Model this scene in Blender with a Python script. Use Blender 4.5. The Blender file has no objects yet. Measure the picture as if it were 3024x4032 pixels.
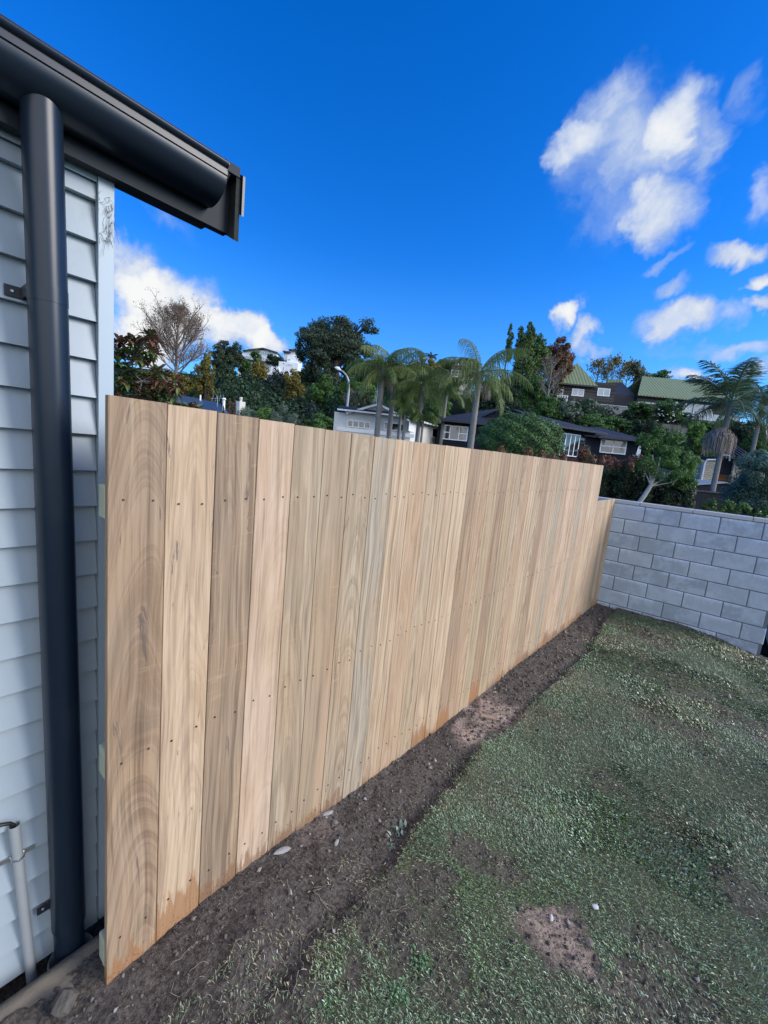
import bpy, math, random
import numpy as np
from mathutils import Vector, Matrix, noise as mnoise

random.seed(7); rng = np.random.default_rng(11)
PI = math.pi
sc = bpy.context.scene

# ------------------------------------------------------------------ camera
EYE = 1.7
FPX, CX, CY = 1650.0, 1512.0, 2016.0
R = np.array([[0.76459102, -0.16360533, 0.62340506],
              [0.63741487, 0.04876396, -0.76897618],
              [0.0954089, 0.98531993, 0.14156896]])
cam = bpy.data.cameras.new('camera'); camo = bpy.data.objects.new('camera', cam)
sc.collection.objects.link(camo); sc.camera = camo
cam.sensor_fit = 'VERTICAL'; cam.sensor_height = 36.0; cam.lens = FPX / 4032 * 36.0
cam.clip_start = 0.02; cam.clip_end = 3000
camo.matrix_world = Matrix(((R[0][0], R[0][1], R[0][2], 0), (R[1][0], R[1][1], R[1][2], 0),
                            (R[2][0], R[2][1], R[2][2], EYE), (0, 0, 0, 1)))
HF = np.array([-R[0][2], -R[1][2], 0.0]); HF /= np.linalg.norm(HF)      # horizontal forward
HR = np.array([HF[1], -HF[0], 0.0])                                     # horizontal right
def ray(px, py):
    return R @ np.array([px - CX, -(py - CY), -FPX])
O = np.array([0, 0, EYE])
def atD(px, py, D):
    d = ray(px, py); return O + d * (D / d.dot(HF))
def onX(px, py, x): d = ray(px, py); return O + d * (x / d[0])
def onY(px, py, y): d = ray(px, py); return O + d * (y / d[1])
def onZ(px, py, z): d = ray(px, py); return O + d * ((z - EYE) / d[2])

# ------------------------------------------------------------------ light
SUN_DIR = Vector((0.78, 0.46, 0.42)).normalized()      # towards the sun
sun_el = math.asin(SUN_DIR.z); sun_az = math.atan2(SUN_DIR.x, SUN_DIR.y)
sl = bpy.data.lights.new('sun', 'SUN'); sl.energy = 2.1; sl.angle = math.radians(28); sl.color = (1.0, 0.93, 0.83)
so = bpy.data.objects.new('sun', sl); sc.collection.objects.link(so)
so.rotation_euler = (-SUN_DIR).to_track_quat('-Z', 'Y').to_euler()
sc.view_settings.view_transform = 'Standard'; sc.view_settings.look = 'None'
sc.view_settings.exposure = 0.75; sc.view_settings.gamma = 1.0

world = bpy.data.worlds.new('World'); sc.world = world; world.use_nodes = True
wn = world.node_tree; wn.nodes.clear()
class G:
    """tiny node graph helper"""
    def __init__(s, nt): s.nt = nt
    def n(s, t, **kw):
        x = s.nt.nodes.new(t)
        for k, v in kw.items(): setattr(x, k, v)
        return x
    def put(s, sock, v):
        if isinstance(v, bpy.types.NodeSocket): s.nt.links.new(v, sock)
        elif v is not None:
            if sock.type in ('RGBA',) and len(v) == 3: v = (*v, 1)
            sock.default_value = v
    def m(s, op, a, b=None, c=None, clamp=False):
        x = s.n('ShaderNodeMath', operation=op); x.use_clamp = clamp
        s.put(x.inputs[0], a); s.put(x.inputs[1], b); s.put(x.inputs[2], c); return x.outputs[0]
    def vm(s, op, a, b=None, out=0):
        x = s.n('ShaderNodeVectorMath', operation=op); s.put(x.inputs[0], a); s.put(x.inputs[1], b)
        return x.outputs[out]
    def scale(s, a, f):
        x = s.n('ShaderNodeVectorMath', operation='SCALE'); s.put(x.inputs[0], a); s.put(x.inputs['Scale'], f); return x.outputs[0]
    def noise(s, vec, scale, detail=3, rough=0.55, dist=0.0, out=0):
        x = s.n('ShaderNodeTexNoise'); s.put(x.inputs['Vector'], vec); x.inputs['Scale'].default_value = scale
        x.inputs['Detail'].default_value = detail; x.inputs['Roughness'].default_value = rough
        x.inputs['Distortion'].default_value = dist; return x.outputs[out]
    def mr(s, v, a, b, c=0.0, d=1.0, smooth=True):
        x = s.n('ShaderNodeMapRange'); x.interpolation_type = 'SMOOTHSTEP' if smooth else 'LINEAR'
        s.put(x.inputs[0], v)
        for i, q in enumerate((a, b, c, d)): x.inputs[i + 1].default_value = q
        return x.outputs[0]
    def mix(s, f, a, b, mode='MIX'):
        x = s.n('ShaderNodeMix', data_type='RGBA', blend_type=mode); x.clamp_factor = True
        s.put(x.inputs[0], f); s.put(x.inputs[6], a); s.put(x.inputs[7], b); return x.outputs[2]
    def comb(s, a, b, c):
        x = s.n('ShaderNodeCombineXYZ'); s.put(x.inputs[0], a); s.put(x.inputs[1], b); s.put(x.inputs[2], c); return x.outputs[0]
    def sep(s, v):
        x = s.n('ShaderNodeSeparateXYZ'); s.put(x.inputs[0], v); return x.outputs
    def ramp(s, f, stops):
        x = s.n('ShaderNodeValToRGB'); s.put(x.inputs[0], f); el = x.color_ramp.elements
        while len(el) < len(stops): el.new(0.5)
        for e, (p, c) in zip(el, stops): e.position = p; e.color = (*c, 1)
        return x.outputs[0]
g = G(wn)
sky = g.n('ShaderNodeTexSky', sky_type='NISHITA'); sky.sun_disc = False
sky.sun_elevation = sun_el; sky.sun_rotation = sun_az
sky.altitude = 0; sky.air_density = 1.0; sky.dust_density = 0.25; sky.ozone_density = 3.5
hs = g.n('ShaderNodeHueSaturation'); g.put(hs.inputs['Color'], sky.outputs[0])
hs.inputs['Saturation'].default_value = 1.36; hs.inputs['Value'].default_value = 0.95
tint = g.mix(1.0, hs.outputs[0], (0.50, 0.93, 1.42), 'MULTIPLY')
zz_ = g.sep(g.n('ShaderNodeTexCoord').outputs['Generated'])[2]
tint = g.mix(g.mr(zz_, 0.42, 0.02, 0.0, 0.42), tint, (1.1, 3.1, 6.0))
bg_blue = g.n('ShaderNodeBackground'); g.put(bg_blue.inputs[0], tint); bg_blue.inputs[1].default_value = 0.115
tc = g.n('ShaderNodeTexCoord').outputs['Generated']
dirv = g.vm('NORMALIZE', tc)
n1 = g.noise(dirv, 5.0, 5, 0.6, 0.3, out=1)
warp = g.scale(g.vm('SUBTRACT', n1, (0.5, 0.5, 0.5)), 0.15)
n1b = g.noise(dirv, 17.0, 4, 0.6, 0.2, out=1)
warp2 = g.scale(g.vm('SUBTRACT', n1b, (0.5, 0.5, 0.5)), 0.06)
wdir = g.vm('ADD', g.vm('ADD', dirv, warp), warp2)
DS = 1.8228
clouds = [  # (px, py, rx, ry, angle, strength) in the photo, turned into sky directions
    (1312, 235, 80, 68, 35, .66), (1382, 345, 150, 125, 20, .72), (1455, 265, 70, 80, 20, .90), (1405, 455, 95, 58, 10, .95),
    (1262, 318, 70, 50, 20, .60), (1300, 480, 60, 65, 0, .40), (1535, 335, 45, 80, 0, .50), (1605, 537, 56, 26, 0, 1.0),
    (1470, 682, 95, 50, 10, 1.2), (1440, 612, 50, 20, 15, .6), (1218, 685, 30, 38, -35, 1.0), (1248, 735, 22, 38, -15, .7),
    (1652, 605, 34, 20, 0, 1.0), (1655, 430, 35, 40, 20, .55), (1645, 205, 45, 40, 30, .25), (1570, 748, 150, 20, 0, .55),
    (1645, 660, 45, 16, 5, .7), (1485, 802, 52, 20, 0, 1.0), (1655, 800, 40, 34, 0, .7), (1420, 548, 60, 14, 25, .35),
    (285, 590, 75, 70, -30, 1.15), (350, 655, 150, 75, -15, 1.2), (480, 692, 110, 48, -14, 1.15), (575, 728, 75, 30, -10, .95),
    (290, 730, 110, 50, 0, 1.0), (365, 485, 60, 22, -30, .34),
    (1275, 768, 40, 16, 0, .5)]
dens = None
for (px, py, rx, ry, an, st) in clouds:
    px *= DS; py *= DS; rx *= DS * 1.12; ry *= DS * 1.12
    c = ray(px, py); L = np.linalg.norm(c); c = c / L
    a = math.radians(-an)
    ux = ray(px + 10 * math.cos(a), py + 10 * math.sin(a)); ux /= np.linalg.norm(ux); u = ux - c; u -= c * u.dot(c); u /= np.linalg.norm(u)
    v = np.cross(c, u); sc_ = L / 1.0
    f_ = L / (FPX)            # off-axis stretch is mostly radial; keep it mild
    ru = rx / L; rv = ry / L
    du = g.m('DIVIDE', g.vm('DOT_PRODUCT', g.vm('SUBTRACT', wdir, tuple(c)), tuple(u), out=1), ru)
    dv = g.m('DIVIDE', g.vm('DOT_PRODUCT', g.vm('SUBTRACT', wdir, tuple(c)), tuple(v), out=1), rv)
    front = g.vm('DOT_PRODUCT', dirv, tuple(c), out=1)
    r2 = g.m('ADD', g.m('MULTIPLY', du, du), g.m('MULTIPLY', dv, dv))
    q = g.m('MULTIPLY', g.m('SUBTRACT', 1.0, r2), st, clamp=True)
    q = g.m('MULTIPLY', q, g.m('GREATER_THAN', front, 0.3))
    dens = q if dens is None else g.m('MAXIMUM', dens, g.m('ADD', g.m('MULTIPLY', dens, .35), q))
# unseen bright cloud bank behind the viewer, added to light fence and block wall
back = g.vm('DOT_PRODUCT', wdir, tuple(Vector((0.75, -0.55, 0.30)).normalized()), out=1)
backq = g.mr(back, 0.50, 1.0, 0.0, 1.0)
fb = g.noise(wdir, 8.0, 5, 0.55, 0.0)
dens2 = g.m('ADD', g.m('MULTIPLY', dens, 1.5), g.m('MULTIPLY', g.m('SUBTRACT', fb, 0.56), g.m('MULTIPLY', g.mr(dens, 0.0, 0.25), 2.0)))
cov = g.mr(dens2, 0.0, 1.30)
cov = g.m('MAXIMUM', cov, backq)
shade = g.noise(dirv, 7.0, 4, 0.6, 0.6)
thick = g.mr(g.m('ADD', dens2, g.m('MULTIPLY', g.m('SUBTRACT', shade, 0.5), 2.2)), 0.35, 2.0)
ccol = g.mix(thick, (0.36, 0.50, 0.80), (0.93, 0.94, 0.94))
ccol = g.mix(backq, ccol, (0.88, 0.93, 1.0))
bg_cloud = g.n('ShaderNodeBackground'); g.put(bg_cloud.inputs[0], ccol); 
g.put(bg_cloud.inputs[1], g.mr(backq, 0.0, 1.0, 0.60, 1.25))
mixs = g.n('ShaderNodeMixShader'); g.put(mixs.inputs[0], cov)
wn.links.new(bg_blue.outputs[0], mixs.inputs[1]); wn.links.new(bg_cloud.outputs[0], mixs.inputs[2])
wo = g.n('ShaderNodeOutputWorld'); wn.links.new(mixs.outputs[0], wo.inputs[0])

# ------------------------------------------------------------------ helpers
COL = sc.collection
def tag(o, label=None, cat=None, group=None, kind=None):
    if label: o['label'] = label
    if cat: o['category'] = cat
    if group: o['group'] = group
    if kind: o['kind'] = kind
    return o
def thing(name, label, cat, loc, group=None):
    o = bpy.data.objects.new(name, None); COL.objects.link(o)
    o.location = Vector([float(v) for v in loc]); o.empty_display_size = 0.2
    return tag(o, label, cat, group)
def mkobj(name, verts, faces, mat, parent=None, attrs=None, smooth=False):
    """verts in world coordinates; stored relative to the parent thing"""
    V = np.asarray(verts, dtype=np.float32).reshape(-1, 3).copy()
    off = np.zeros(3, np.float32); p = parent
    base = p
    if parent is not None:
        tot = Vector((0, 0, 0)); q = parent
        while q is not None: tot += q.location; q = q.parent
        off = np.array(tot, dtype=np.float32)
    me = bpy.data.meshes.new(name)
    if isinstance(faces, np.ndarray):
        nf, k = faces.shape
        me.vertices.add(len(V)); me.vertices.foreach_set('co', (V - off).ravel())
        me.loops.add(nf * k); me.loops.foreach_set('vertex_index', faces.astype(np.int32).ravel())
        me.polygons.add(nf); me.polygons.foreach_set('loop_start', np.arange(0, nf * k, k, dtype=np.int32))
        me.polygons.foreach_set('loop_total', np.full(nf, k, dtype=np.int32))
        me.update(calc_edges=True)
    else:
        me.from_pydata((V - off).tolist(), [], faces); me.update()
    if attrs:
        for an, (dom, typ, data) in attrs.items():
            a = me.attributes.new(an, typ, dom)
            d = np.asarray(data, dtype=np.float32)
            a.data.foreach_set('value' if typ == 'FLOAT' else ('color' if 'COLOR' in typ else 'vector'), d.ravel())
    if smooth: me.polygons.foreach_set('use_smooth', np.ones(len(me.polygons), dtype=bool))
    me.materials.append(mat)
    o = bpy.data.objects.new(name, me); COL.objects.link(o)
    if parent is not None: o.parent = parent
    return o
class MB:
    def __init__(s): s.v = []; s.f = []
    def add(s, vs, fs):
        b = len(s.v); s.v += [tuple(float(c) for c in v) for v in vs]; s.f += [tuple(b + i for i in f) for f in fs]; return s
    def hexa(s, p):      # 8 points: bottom 4 ccw, top 4 ccw
        return s.add(p, [(0, 3, 2, 1), (4, 5, 6, 7), (0, 1, 5, 4), (1, 2, 6, 5), (2, 3, 7, 6), (3, 0, 4, 7)])
    def box(s, a, b):
        (x0, y0, z0), (x1, y1, z1) = a, b
        x0, x1 = min(x0, x1), max(x0, x1); y0, y1 = min(y0, y1), max(y0, y1); z0, z1 = min(z0, z1), max(z0, z1)
        return s.hexa([(x0, y0, z0), (x1, y0, z0), (x1, y1, z0), (x0, y1, z0), (x0, y0, z1), (x1, y0, z1), (x1, y1, z1), (x0, y1, z1)])
    def fbox(s, fr, u0, u1, v0, v1, z0, z1):
        u0, u1 = min(u0, u1), max(u0, u1); v0, v1 = min(v0, v1), max(v0, v1); z0, z1 = min(z0, z1), max(z0, z1)
        return s.hexa([fr.W(u0, v0, z0), fr.W(u1, v0, z0), fr.W(u1, v1, z0), fr.W(u0, v1, z0),
                       fr.W(u0, v0, z1), fr.W(u1, v0, z1), fr.W(u1, v1, z1), fr.W(u0, v1, z1)])
    def slab(s, pts, d):  # polygon pts, extruded by vector d
        n = len(pts); P = [np.array(p, float) for p in pts]; Q = [p + np.array(d, float) for p in P]
        return s.add(P + Q, [tuple(range(n))[::-1], tuple(range(n, 2 * n))] + [(i, (i + 1) % n, n + (i + 1) % n, n + i) for i in range(n)])
    def tube(s, pts, rad, k=12, caps=True):
        pts = [Vector([float(c) for c in p]) for p in pts]
        if not hasattr(rad, '__len__'): rad = [rad] * len(pts)
        b = len(s.v); prev = None
        for i, p in enumerate(pts):
            t = (pts[min(i + 1, len(pts) - 1)] - pts[max(i - 1, 0)]).normalized()
            if prev is None:
                a = t.orthogonal().normalized()
            else:
                a = (prev - t * prev.dot(t)).normalized()
            prev = a; c = t.cross(a)
            for j in range(k):
                an = 2 * PI * j / k; q = p + (a * math.cos(an) + c * math.sin(an)) * rad[i]
                s.v.append(tuple(q))
        for i in range(len(pts) - 1):
            for j in range(k):
                s.f.append((b + i * k + j, b + i * k + (j + 1) % k, b + (i + 1) * k + (j + 1) % k, b + (i + 1) * k + j))
        if caps:
            s.f.append(tuple(b + j for j in range(k))[::-1]); s.f.append(tuple(b + (len(pts) - 1) * k + j for j in range(k)))
        return s
    def build(s, name, mat, parent=None, smooth=False, bevel=0):
        o = mkobj(name, s.v, s.f, mat, parent, smooth=smooth)
        if smooth:
            try: o.data.set_sharp_from_angle(angle=math.radians(40))
            except Exception: pass
        if bevel:
            m = o.modifiers.new('bevel', 'BEVEL'); m.width = bevel; m.segments = 2; m.limit_method = 'ANGLE'
        return o
class Frame:
    """a facade plane: u to the right along the facade, v away from the viewer, z up"""
    def __init__(s, px, py, D, yaw=0.0):
        s.o = atD(px, py, D); a = math.radians(yaw)
        s.u = HR * math.cos(a) + HF * math.sin(a); s.n = np.array([-s.u[1], s.u[0], 0])
    def uz(s, px, py, v=0.0):
        d = ray(px, py); o = s.o + s.n * v; t = (o - O).dot(s.n) / d.dot(s.n); P = O + d * t
        return float((P - s.o).dot(s.u)), float(P[2])
    def W(s, u, v, z): p = s.o + s.u * u + s.n * v; return (float(p[0]), float(p[1]), float(z))

# value noise for numpy
def _hash(ix, iy, seed):
    h = (ix.astype(np.int64) * 374761393 + iy.astype(np.int64) * 668265263 + seed * 1442695041) & 0x7fffffff
    h = ((h ^ (h >> 13)) * 1274126177) & 0x7fffffff
    return ((h ^ (h >> 16)) & 0xffff) / 65535.0
def vnoise(x, y, seed=0):
    ix = np.floor(x); iy = np.floor(y); fx = x - ix; fy = y - iy
    fx = fx * fx * (3 - 2 * fx); fy = fy * fy * (3 - 2 * fy)
    a = _hash(ix, iy, seed); b = _hash(ix + 1, iy, seed); c = _hash(ix, iy + 1, seed); d = _hash(ix + 1, iy + 1, seed)
    return (a * (1 - fx) + b * fx) * (1 - fy) + (c * (1 - fx) + d * fx) * fy
def fbm(x, y, oct=4, seed=0):
    s = 0; a = 0.5; t = 0
    for i in range(oct):
        s = s + a * vnoise(x * 2 ** i + 13.7 * i, y * 2 ** i + 7.1 * i, seed + i); t += a; a *= 0.55
    return s / t

# ------------------------------------------------------------------ materials
def newmat(name):
    m = bpy.data.materials.new(name); m.use_nodes = True; nt = m.node_tree; nt.nodes.clear()
    gg = G(nt); b = gg.n('ShaderNodeBsdfPrincipled'); o = gg.n('ShaderNodeOutputMaterial'); nt.links.new(b.outputs[0], o.inputs[0])
    return m, gg, b
def bump(gg, b, h, strength=0.3, dist=0.01):
    x = gg.n('ShaderNodeBump'); x.inputs['Strength'].default_value = strength; x.inputs['Distance'].default_value = dist
    gg.put(x.inputs['Height'], h); gg.put(b.inputs['Normal'], x.outputs[0])
def simple(name, col, rough=0.6, metal=0.0, var=0.12, scale=6.0, bmp=0.0, spec=0.5, dirt=0.0, dirtcol=(0.10, 0.09, 0.07)):
    m, gg, b = newmat(name)
    pos = gg.n('ShaderNodeNewGeometry').outputs['Position']
    nz = gg.noise(pos, scale, 4, 0.6)
    c = gg.mix(nz, tuple(x * (1 - var) for x in col), tuple(min(1, x * (1 + var)) for x in col))
    if dirt:
        dn = gg.noise(pos, scale * 0.6, 6, 0.7)
        c = gg.mix(gg.m('MULTIPLY', gg.mr(dn, 0.5, 0.75), dirt), c, dirtcol)
    gg.put(b.inputs['Base Color'], c); b.inputs['Roughness'].default_value = rough; b.inputs['Metallic'].default_value = metal
    b.inputs['Specular IOR Level'].default_value = spec
    if bmp: bump(gg, b, gg.noise(pos, scale * 6, 4, 0.6), bmp, 0.01)
    return m
def leafmat(name, dark, light, rough=0.55, trans=0.28, tip=None):
    dark = tuple(x * 1.5 for x in dark); light = tuple(x * 1.75 for x in light)
    m, gg, b = newmat(name)
    at = gg.n('ShaderNodeAttribute'); at.attribute_name = 'var'
    stops = [(0.0, dark), (0.65, light)]
    if tip: stops += [(0.8, light), (1.0, tip)]
    c = gg.ramp(at.outputs['Fac'], stops)
    gg.put(b.inputs['Base Color'], c); b.inputs['Roughness'].default_value = rough; b.inputs['Specular IOR Level'].default_value = 0.35
    tr = gg.n('ShaderNodeBsdfTranslucent'); gg.put(tr.inputs[0], c)
    mx = gg.n('ShaderNodeMixShader'); mx.inputs[0].default_value = trans
    nt = m.node_tree; out = [n for n in nt.nodes if n.type == 'OUTPUT_MATERIAL'][0]
    nt.links.new(b.outputs[0], mx.inputs[1]); nt.links.new(tr.outputs[0], mx.inputs[2]); nt.links.new(mx.outputs[0], out.inputs[0])
    return m
def boardwall(name, col, pitch=0.15, vertical=True, rough=0.6, depth=0.35, var=0.2):
    """painted or stained timber boards seen from afar, grooves as bump and thin dark joints"""
    m, gg, b = newmat(name)
    tcn = gg.n('ShaderNodeTexCoord').outputs['Object']; s = gg.sep(tcn)
    if vertical:
        k = gg.m('DIVIDE', gg.m('ADD', gg.m('MULTIPLY', s[0], float(HR[0])), gg.m('MULTIPLY', s[1], float(HR[1]))), pitch)
    else: k = gg.m('DIVIDE', s[2], pitch)
    fr = gg.m('FRACT', k); fl = gg.m('FLOOR', k)
    wn_ = gg.n('ShaderNodeTexWhiteNoise', noise_dimensions='1D'); gg.put(wn_.inputs['W'], fl)
    c = gg.mix(wn_.outputs['Value'], tuple(x * (1 - var) for x in col), tuple(x * (1 + var) for x in col))
    st = gg.noise(gg.vm('MULTIPLY', tcn, (3, 3, 1) if vertical else (1, 1, 6)), 3.0, 5, 0.6)
    c = gg.mix(gg.m('MULTIPLY', gg.mr(st, 0.45, 0.8), 0.5), c, tuple(x * 0.5 for x in col))
    gr = gg.mr(fr, 0.0, 0.10); c = gg.mix(gr, tuple(x * 0.35 for x in col), c)
    gg.put(b.inputs['Base Color'], c); b.inputs['Roughness'].default_value = rough; b.inputs['Specular IOR Level'].default_value = 0.12
    bump(gg, b, gr, depth, 0.02); return m
def roofmat(name, col, pitch, ux, rough=0.5, rows=None):
    m, gg, b = newmat(name)
    tcn = gg.n('ShaderNodeTexCoord').outputs['Object']
    k = gg.vm('DOT_PRODUCT', tcn, tuple(float(v) for v in ux), out=1)
    w = gg.m('SINE', gg.m('MULTIPLY', k, 2 * PI / pitch))
    nz = gg.noise(tcn, 1.2, 4, 0.6)
    c = gg.mix(nz, tuple(x * 0.8 for x in col), tuple(x * 1.15 for x in col))
    if rows:
        z = gg.sep(tcn)[2]; row = gg.mr(gg.m('FRACT', gg.m('DIVIDE', z, rows)), 0.0, 0.25); c = gg.mix(row, tuple(x * 0.5 for x in col), c)
    c = gg.mix(gg.mr(w, 0.3, 1.0), c, tuple(min(1, x * (0.9 if rows else 0.75)) for x in col))
    gg.put(b.inputs['Base Color'], c); b.inputs['Roughness'].default_value = rough; b.inputs['Specular IOR Level'].default_value = 0.2
    bump(gg, b, w, 0.12 if rows else 0.5, 0.03); return m

M = {}
M['clad'] = simple('weatherboard_paint', (0.34, 0.40, 0.445), 0.45, var=0.08, scale=3.0, bmp=0.08, dirt=0.5, dirtcol=(0.28, 0.34, 0.38))
M['cladtrim'] = simple('trim_paint', (0.38, 0.46, 0.52), 0.45, var=0.05, scale=2.0, dirt=0.15, dirtcol=(0.3, 0.33, 0.34))
M['charcoal'] = simple('charcoal_metal', (0.010, 0.018, 0.031), 0.32, metal=0.0, var=0.15, scale=5.0, spec=0.38, dirt=0.3, dirtcol=(0.035, 0.042, 0.052))
M['charflat'] = simple('charcoal_fascia', (0.009, 0.014, 0.022), 0.6, var=0.2, spec=0.3, scale=5.0)
M['pvc'] = simple('grey_conduit', (0.33, 0.35, 0.36), 0.4, var=0.08, scale=9.0, dirt=0.2)
M['whitepvc'] = simple('drain_socket_plastic', (0.45, 0.52, 0.52), 0.4, var=0.08, scale=9.0, dirt=0.3)
M['rubber'] = simple('black_cable', (0.012, 0.012, 0.014), 0.45)
M['steel'] = simple('zinc_steel', (0.55, 0.56, 0.56), 0.35, metal=0.9, var=0.1, scale=20)
M['darksteel'] = simple('screw_steel', (0.10, 0.095, 0.09), 0.45, metal=0.7, var=0.2, scale=60)
M['void_shade'] = simple('painted_void_shade', (0.006, 0.006, 0.006), 0.9)  # near-black colour stands in for the shade under the house
M['pine'] = simple('treated_pine', (0.40, 0.42, 0.30), 0.7, var=0.2, scale=14.0, bmp=0.1)
M['concrete'] = simple('old_concrete', (0.135, 0.115, 0.092), 0.9, var=0.25, scale=9.0, bmp=0.5, dirt=0.6, dirtcol=(0.06, 0.055, 0.045))
M['cap'] = simple('concrete_cap', (0.46, 0.47, 0.46), 0.8, var=0.12, scale=6.0, bmp=0.15)
M['white'] = simple('white_paint', (0.84, 0.86, 0.88), 0.5, var=0.04, scale=2.0)
M['cream'] = simple('cream_render', (0.62, 0.60, 0.54), 0.7, var=0.06, scale=1.0)
M['palegrey'] = simple('pale_grey_boards', (0.68, 0.70, 0.70), 0.6, var=0.06, scale=1.5)
M['palegrey2'] = simple('weathered_render', (0.22, 0.225, 0.22), 0.85, var=0.3, scale=0.8, bmp=0.1, dirt=0.6)
M['navy'] = boardwall('charcoal_weatherboard', (0.014, 0.019, 0.034), 0.15, False, depth=0.3)
M['darkroof'] = roofmat('dark_tile_roof', (0.035, 0.038, 0.048), 0.3, HR, 0.6, rows=0.12)
M['blueroof'] = roofmat('blue_grey_corrugated_roof', (0.055, 0.085, 0.125), 0.22, HR, 0.4)
M['greenroof'] = roofmat('green_corrugated_roof', (0.20, 0.25, 0.14), 0.45, HR, 0.6)
M['oldtimber'] = boardwall('weathered_timber', (0.065, 0.062, 0.06), 0.2, False, 0.8, var=0.4)
M['greyfence'] = boardwall('grey_paling', (0.16, 0.155, 0.14), 0.15, True, 0.8, var=0.3)
M['blackfence'] = boardwall('black_board_fence', (0.009, 0.013, 0.024), 0.15, True, 0.6, var=0.25)
M['blackmetal'] = simple('black_paint', (0.012, 0.015, 0.024), 0.5)
M['darktrim'] = simple('dark_trim', (0.02, 0.022, 0.028), 0.5)
M['orangewood'] = boardwall('stained_door', (0.16, 0.07, 0.03), 0.12, False, 0.5)
M['lampgrey'] = simple('galvanised_pole', (0.36, 0.40, 0.43), 0.5, metal=0.3, var=0.1, scale=4)
M['palmtrunk'] = simple('palm_bark', (0.20, 0.195, 0.185), 0.85, var=0.35, scale=4.0, bmp=0.3)
M['bark'] = simple('grey_bark', (0.20, 0.185, 0.16), 0.9, var=0.35, scale=8.0, bmp=0.4)
M['darkbark'] = simple('dark_bark', (0.045, 0.038, 0.03), 0.9, var=0.35, scale=5.0)
M['palebark'] = simple('pale_bark', (0.36, 0.35, 0.31), 0.85, var=0.35, scale=14.0, bmp=0.4)
M['twig'] = simple('twig_bark', (0.19, 0.15, 0.125), 0.9, var=0.3, scale=3.0)
def glassmat():
    m, gg, b = newmat('window_glass')
    pos = gg.n('ShaderNodeNewGeometry').outputs['Position']
    n = gg.noise(gg.vm('MULTIPLY', pos, (1.2, 1.2, .5)), 1.6, 2, 0.5)
    gg.put(b.inputs['Base Color'], gg.mix(gg.mr(n, 0.4, 0.65), (0.012, 0.017, 0.022), (0.05, 0.06, 0.07)))
    b.inputs['Roughness'].default_value = 0.06; b.inputs['Specular IOR Level'].default_value = 0.9
    b.inputs['Coat Weight'].default_value = 0.6; b.inputs['Coat Roughness'].default_value = 0.03
    return m
M['glass'] = glassmat()
M['skyglass'] = simple('pale_reflecting_glass', (0.30, 0.37, 0.42), 0.12, var=0.2, scale=0.5, spec=0.9)
M['curtain'] = simple('white_curtain', (0.42, 0.47, 0.52), 0.8, var=0.15, scale=8.0)

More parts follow.
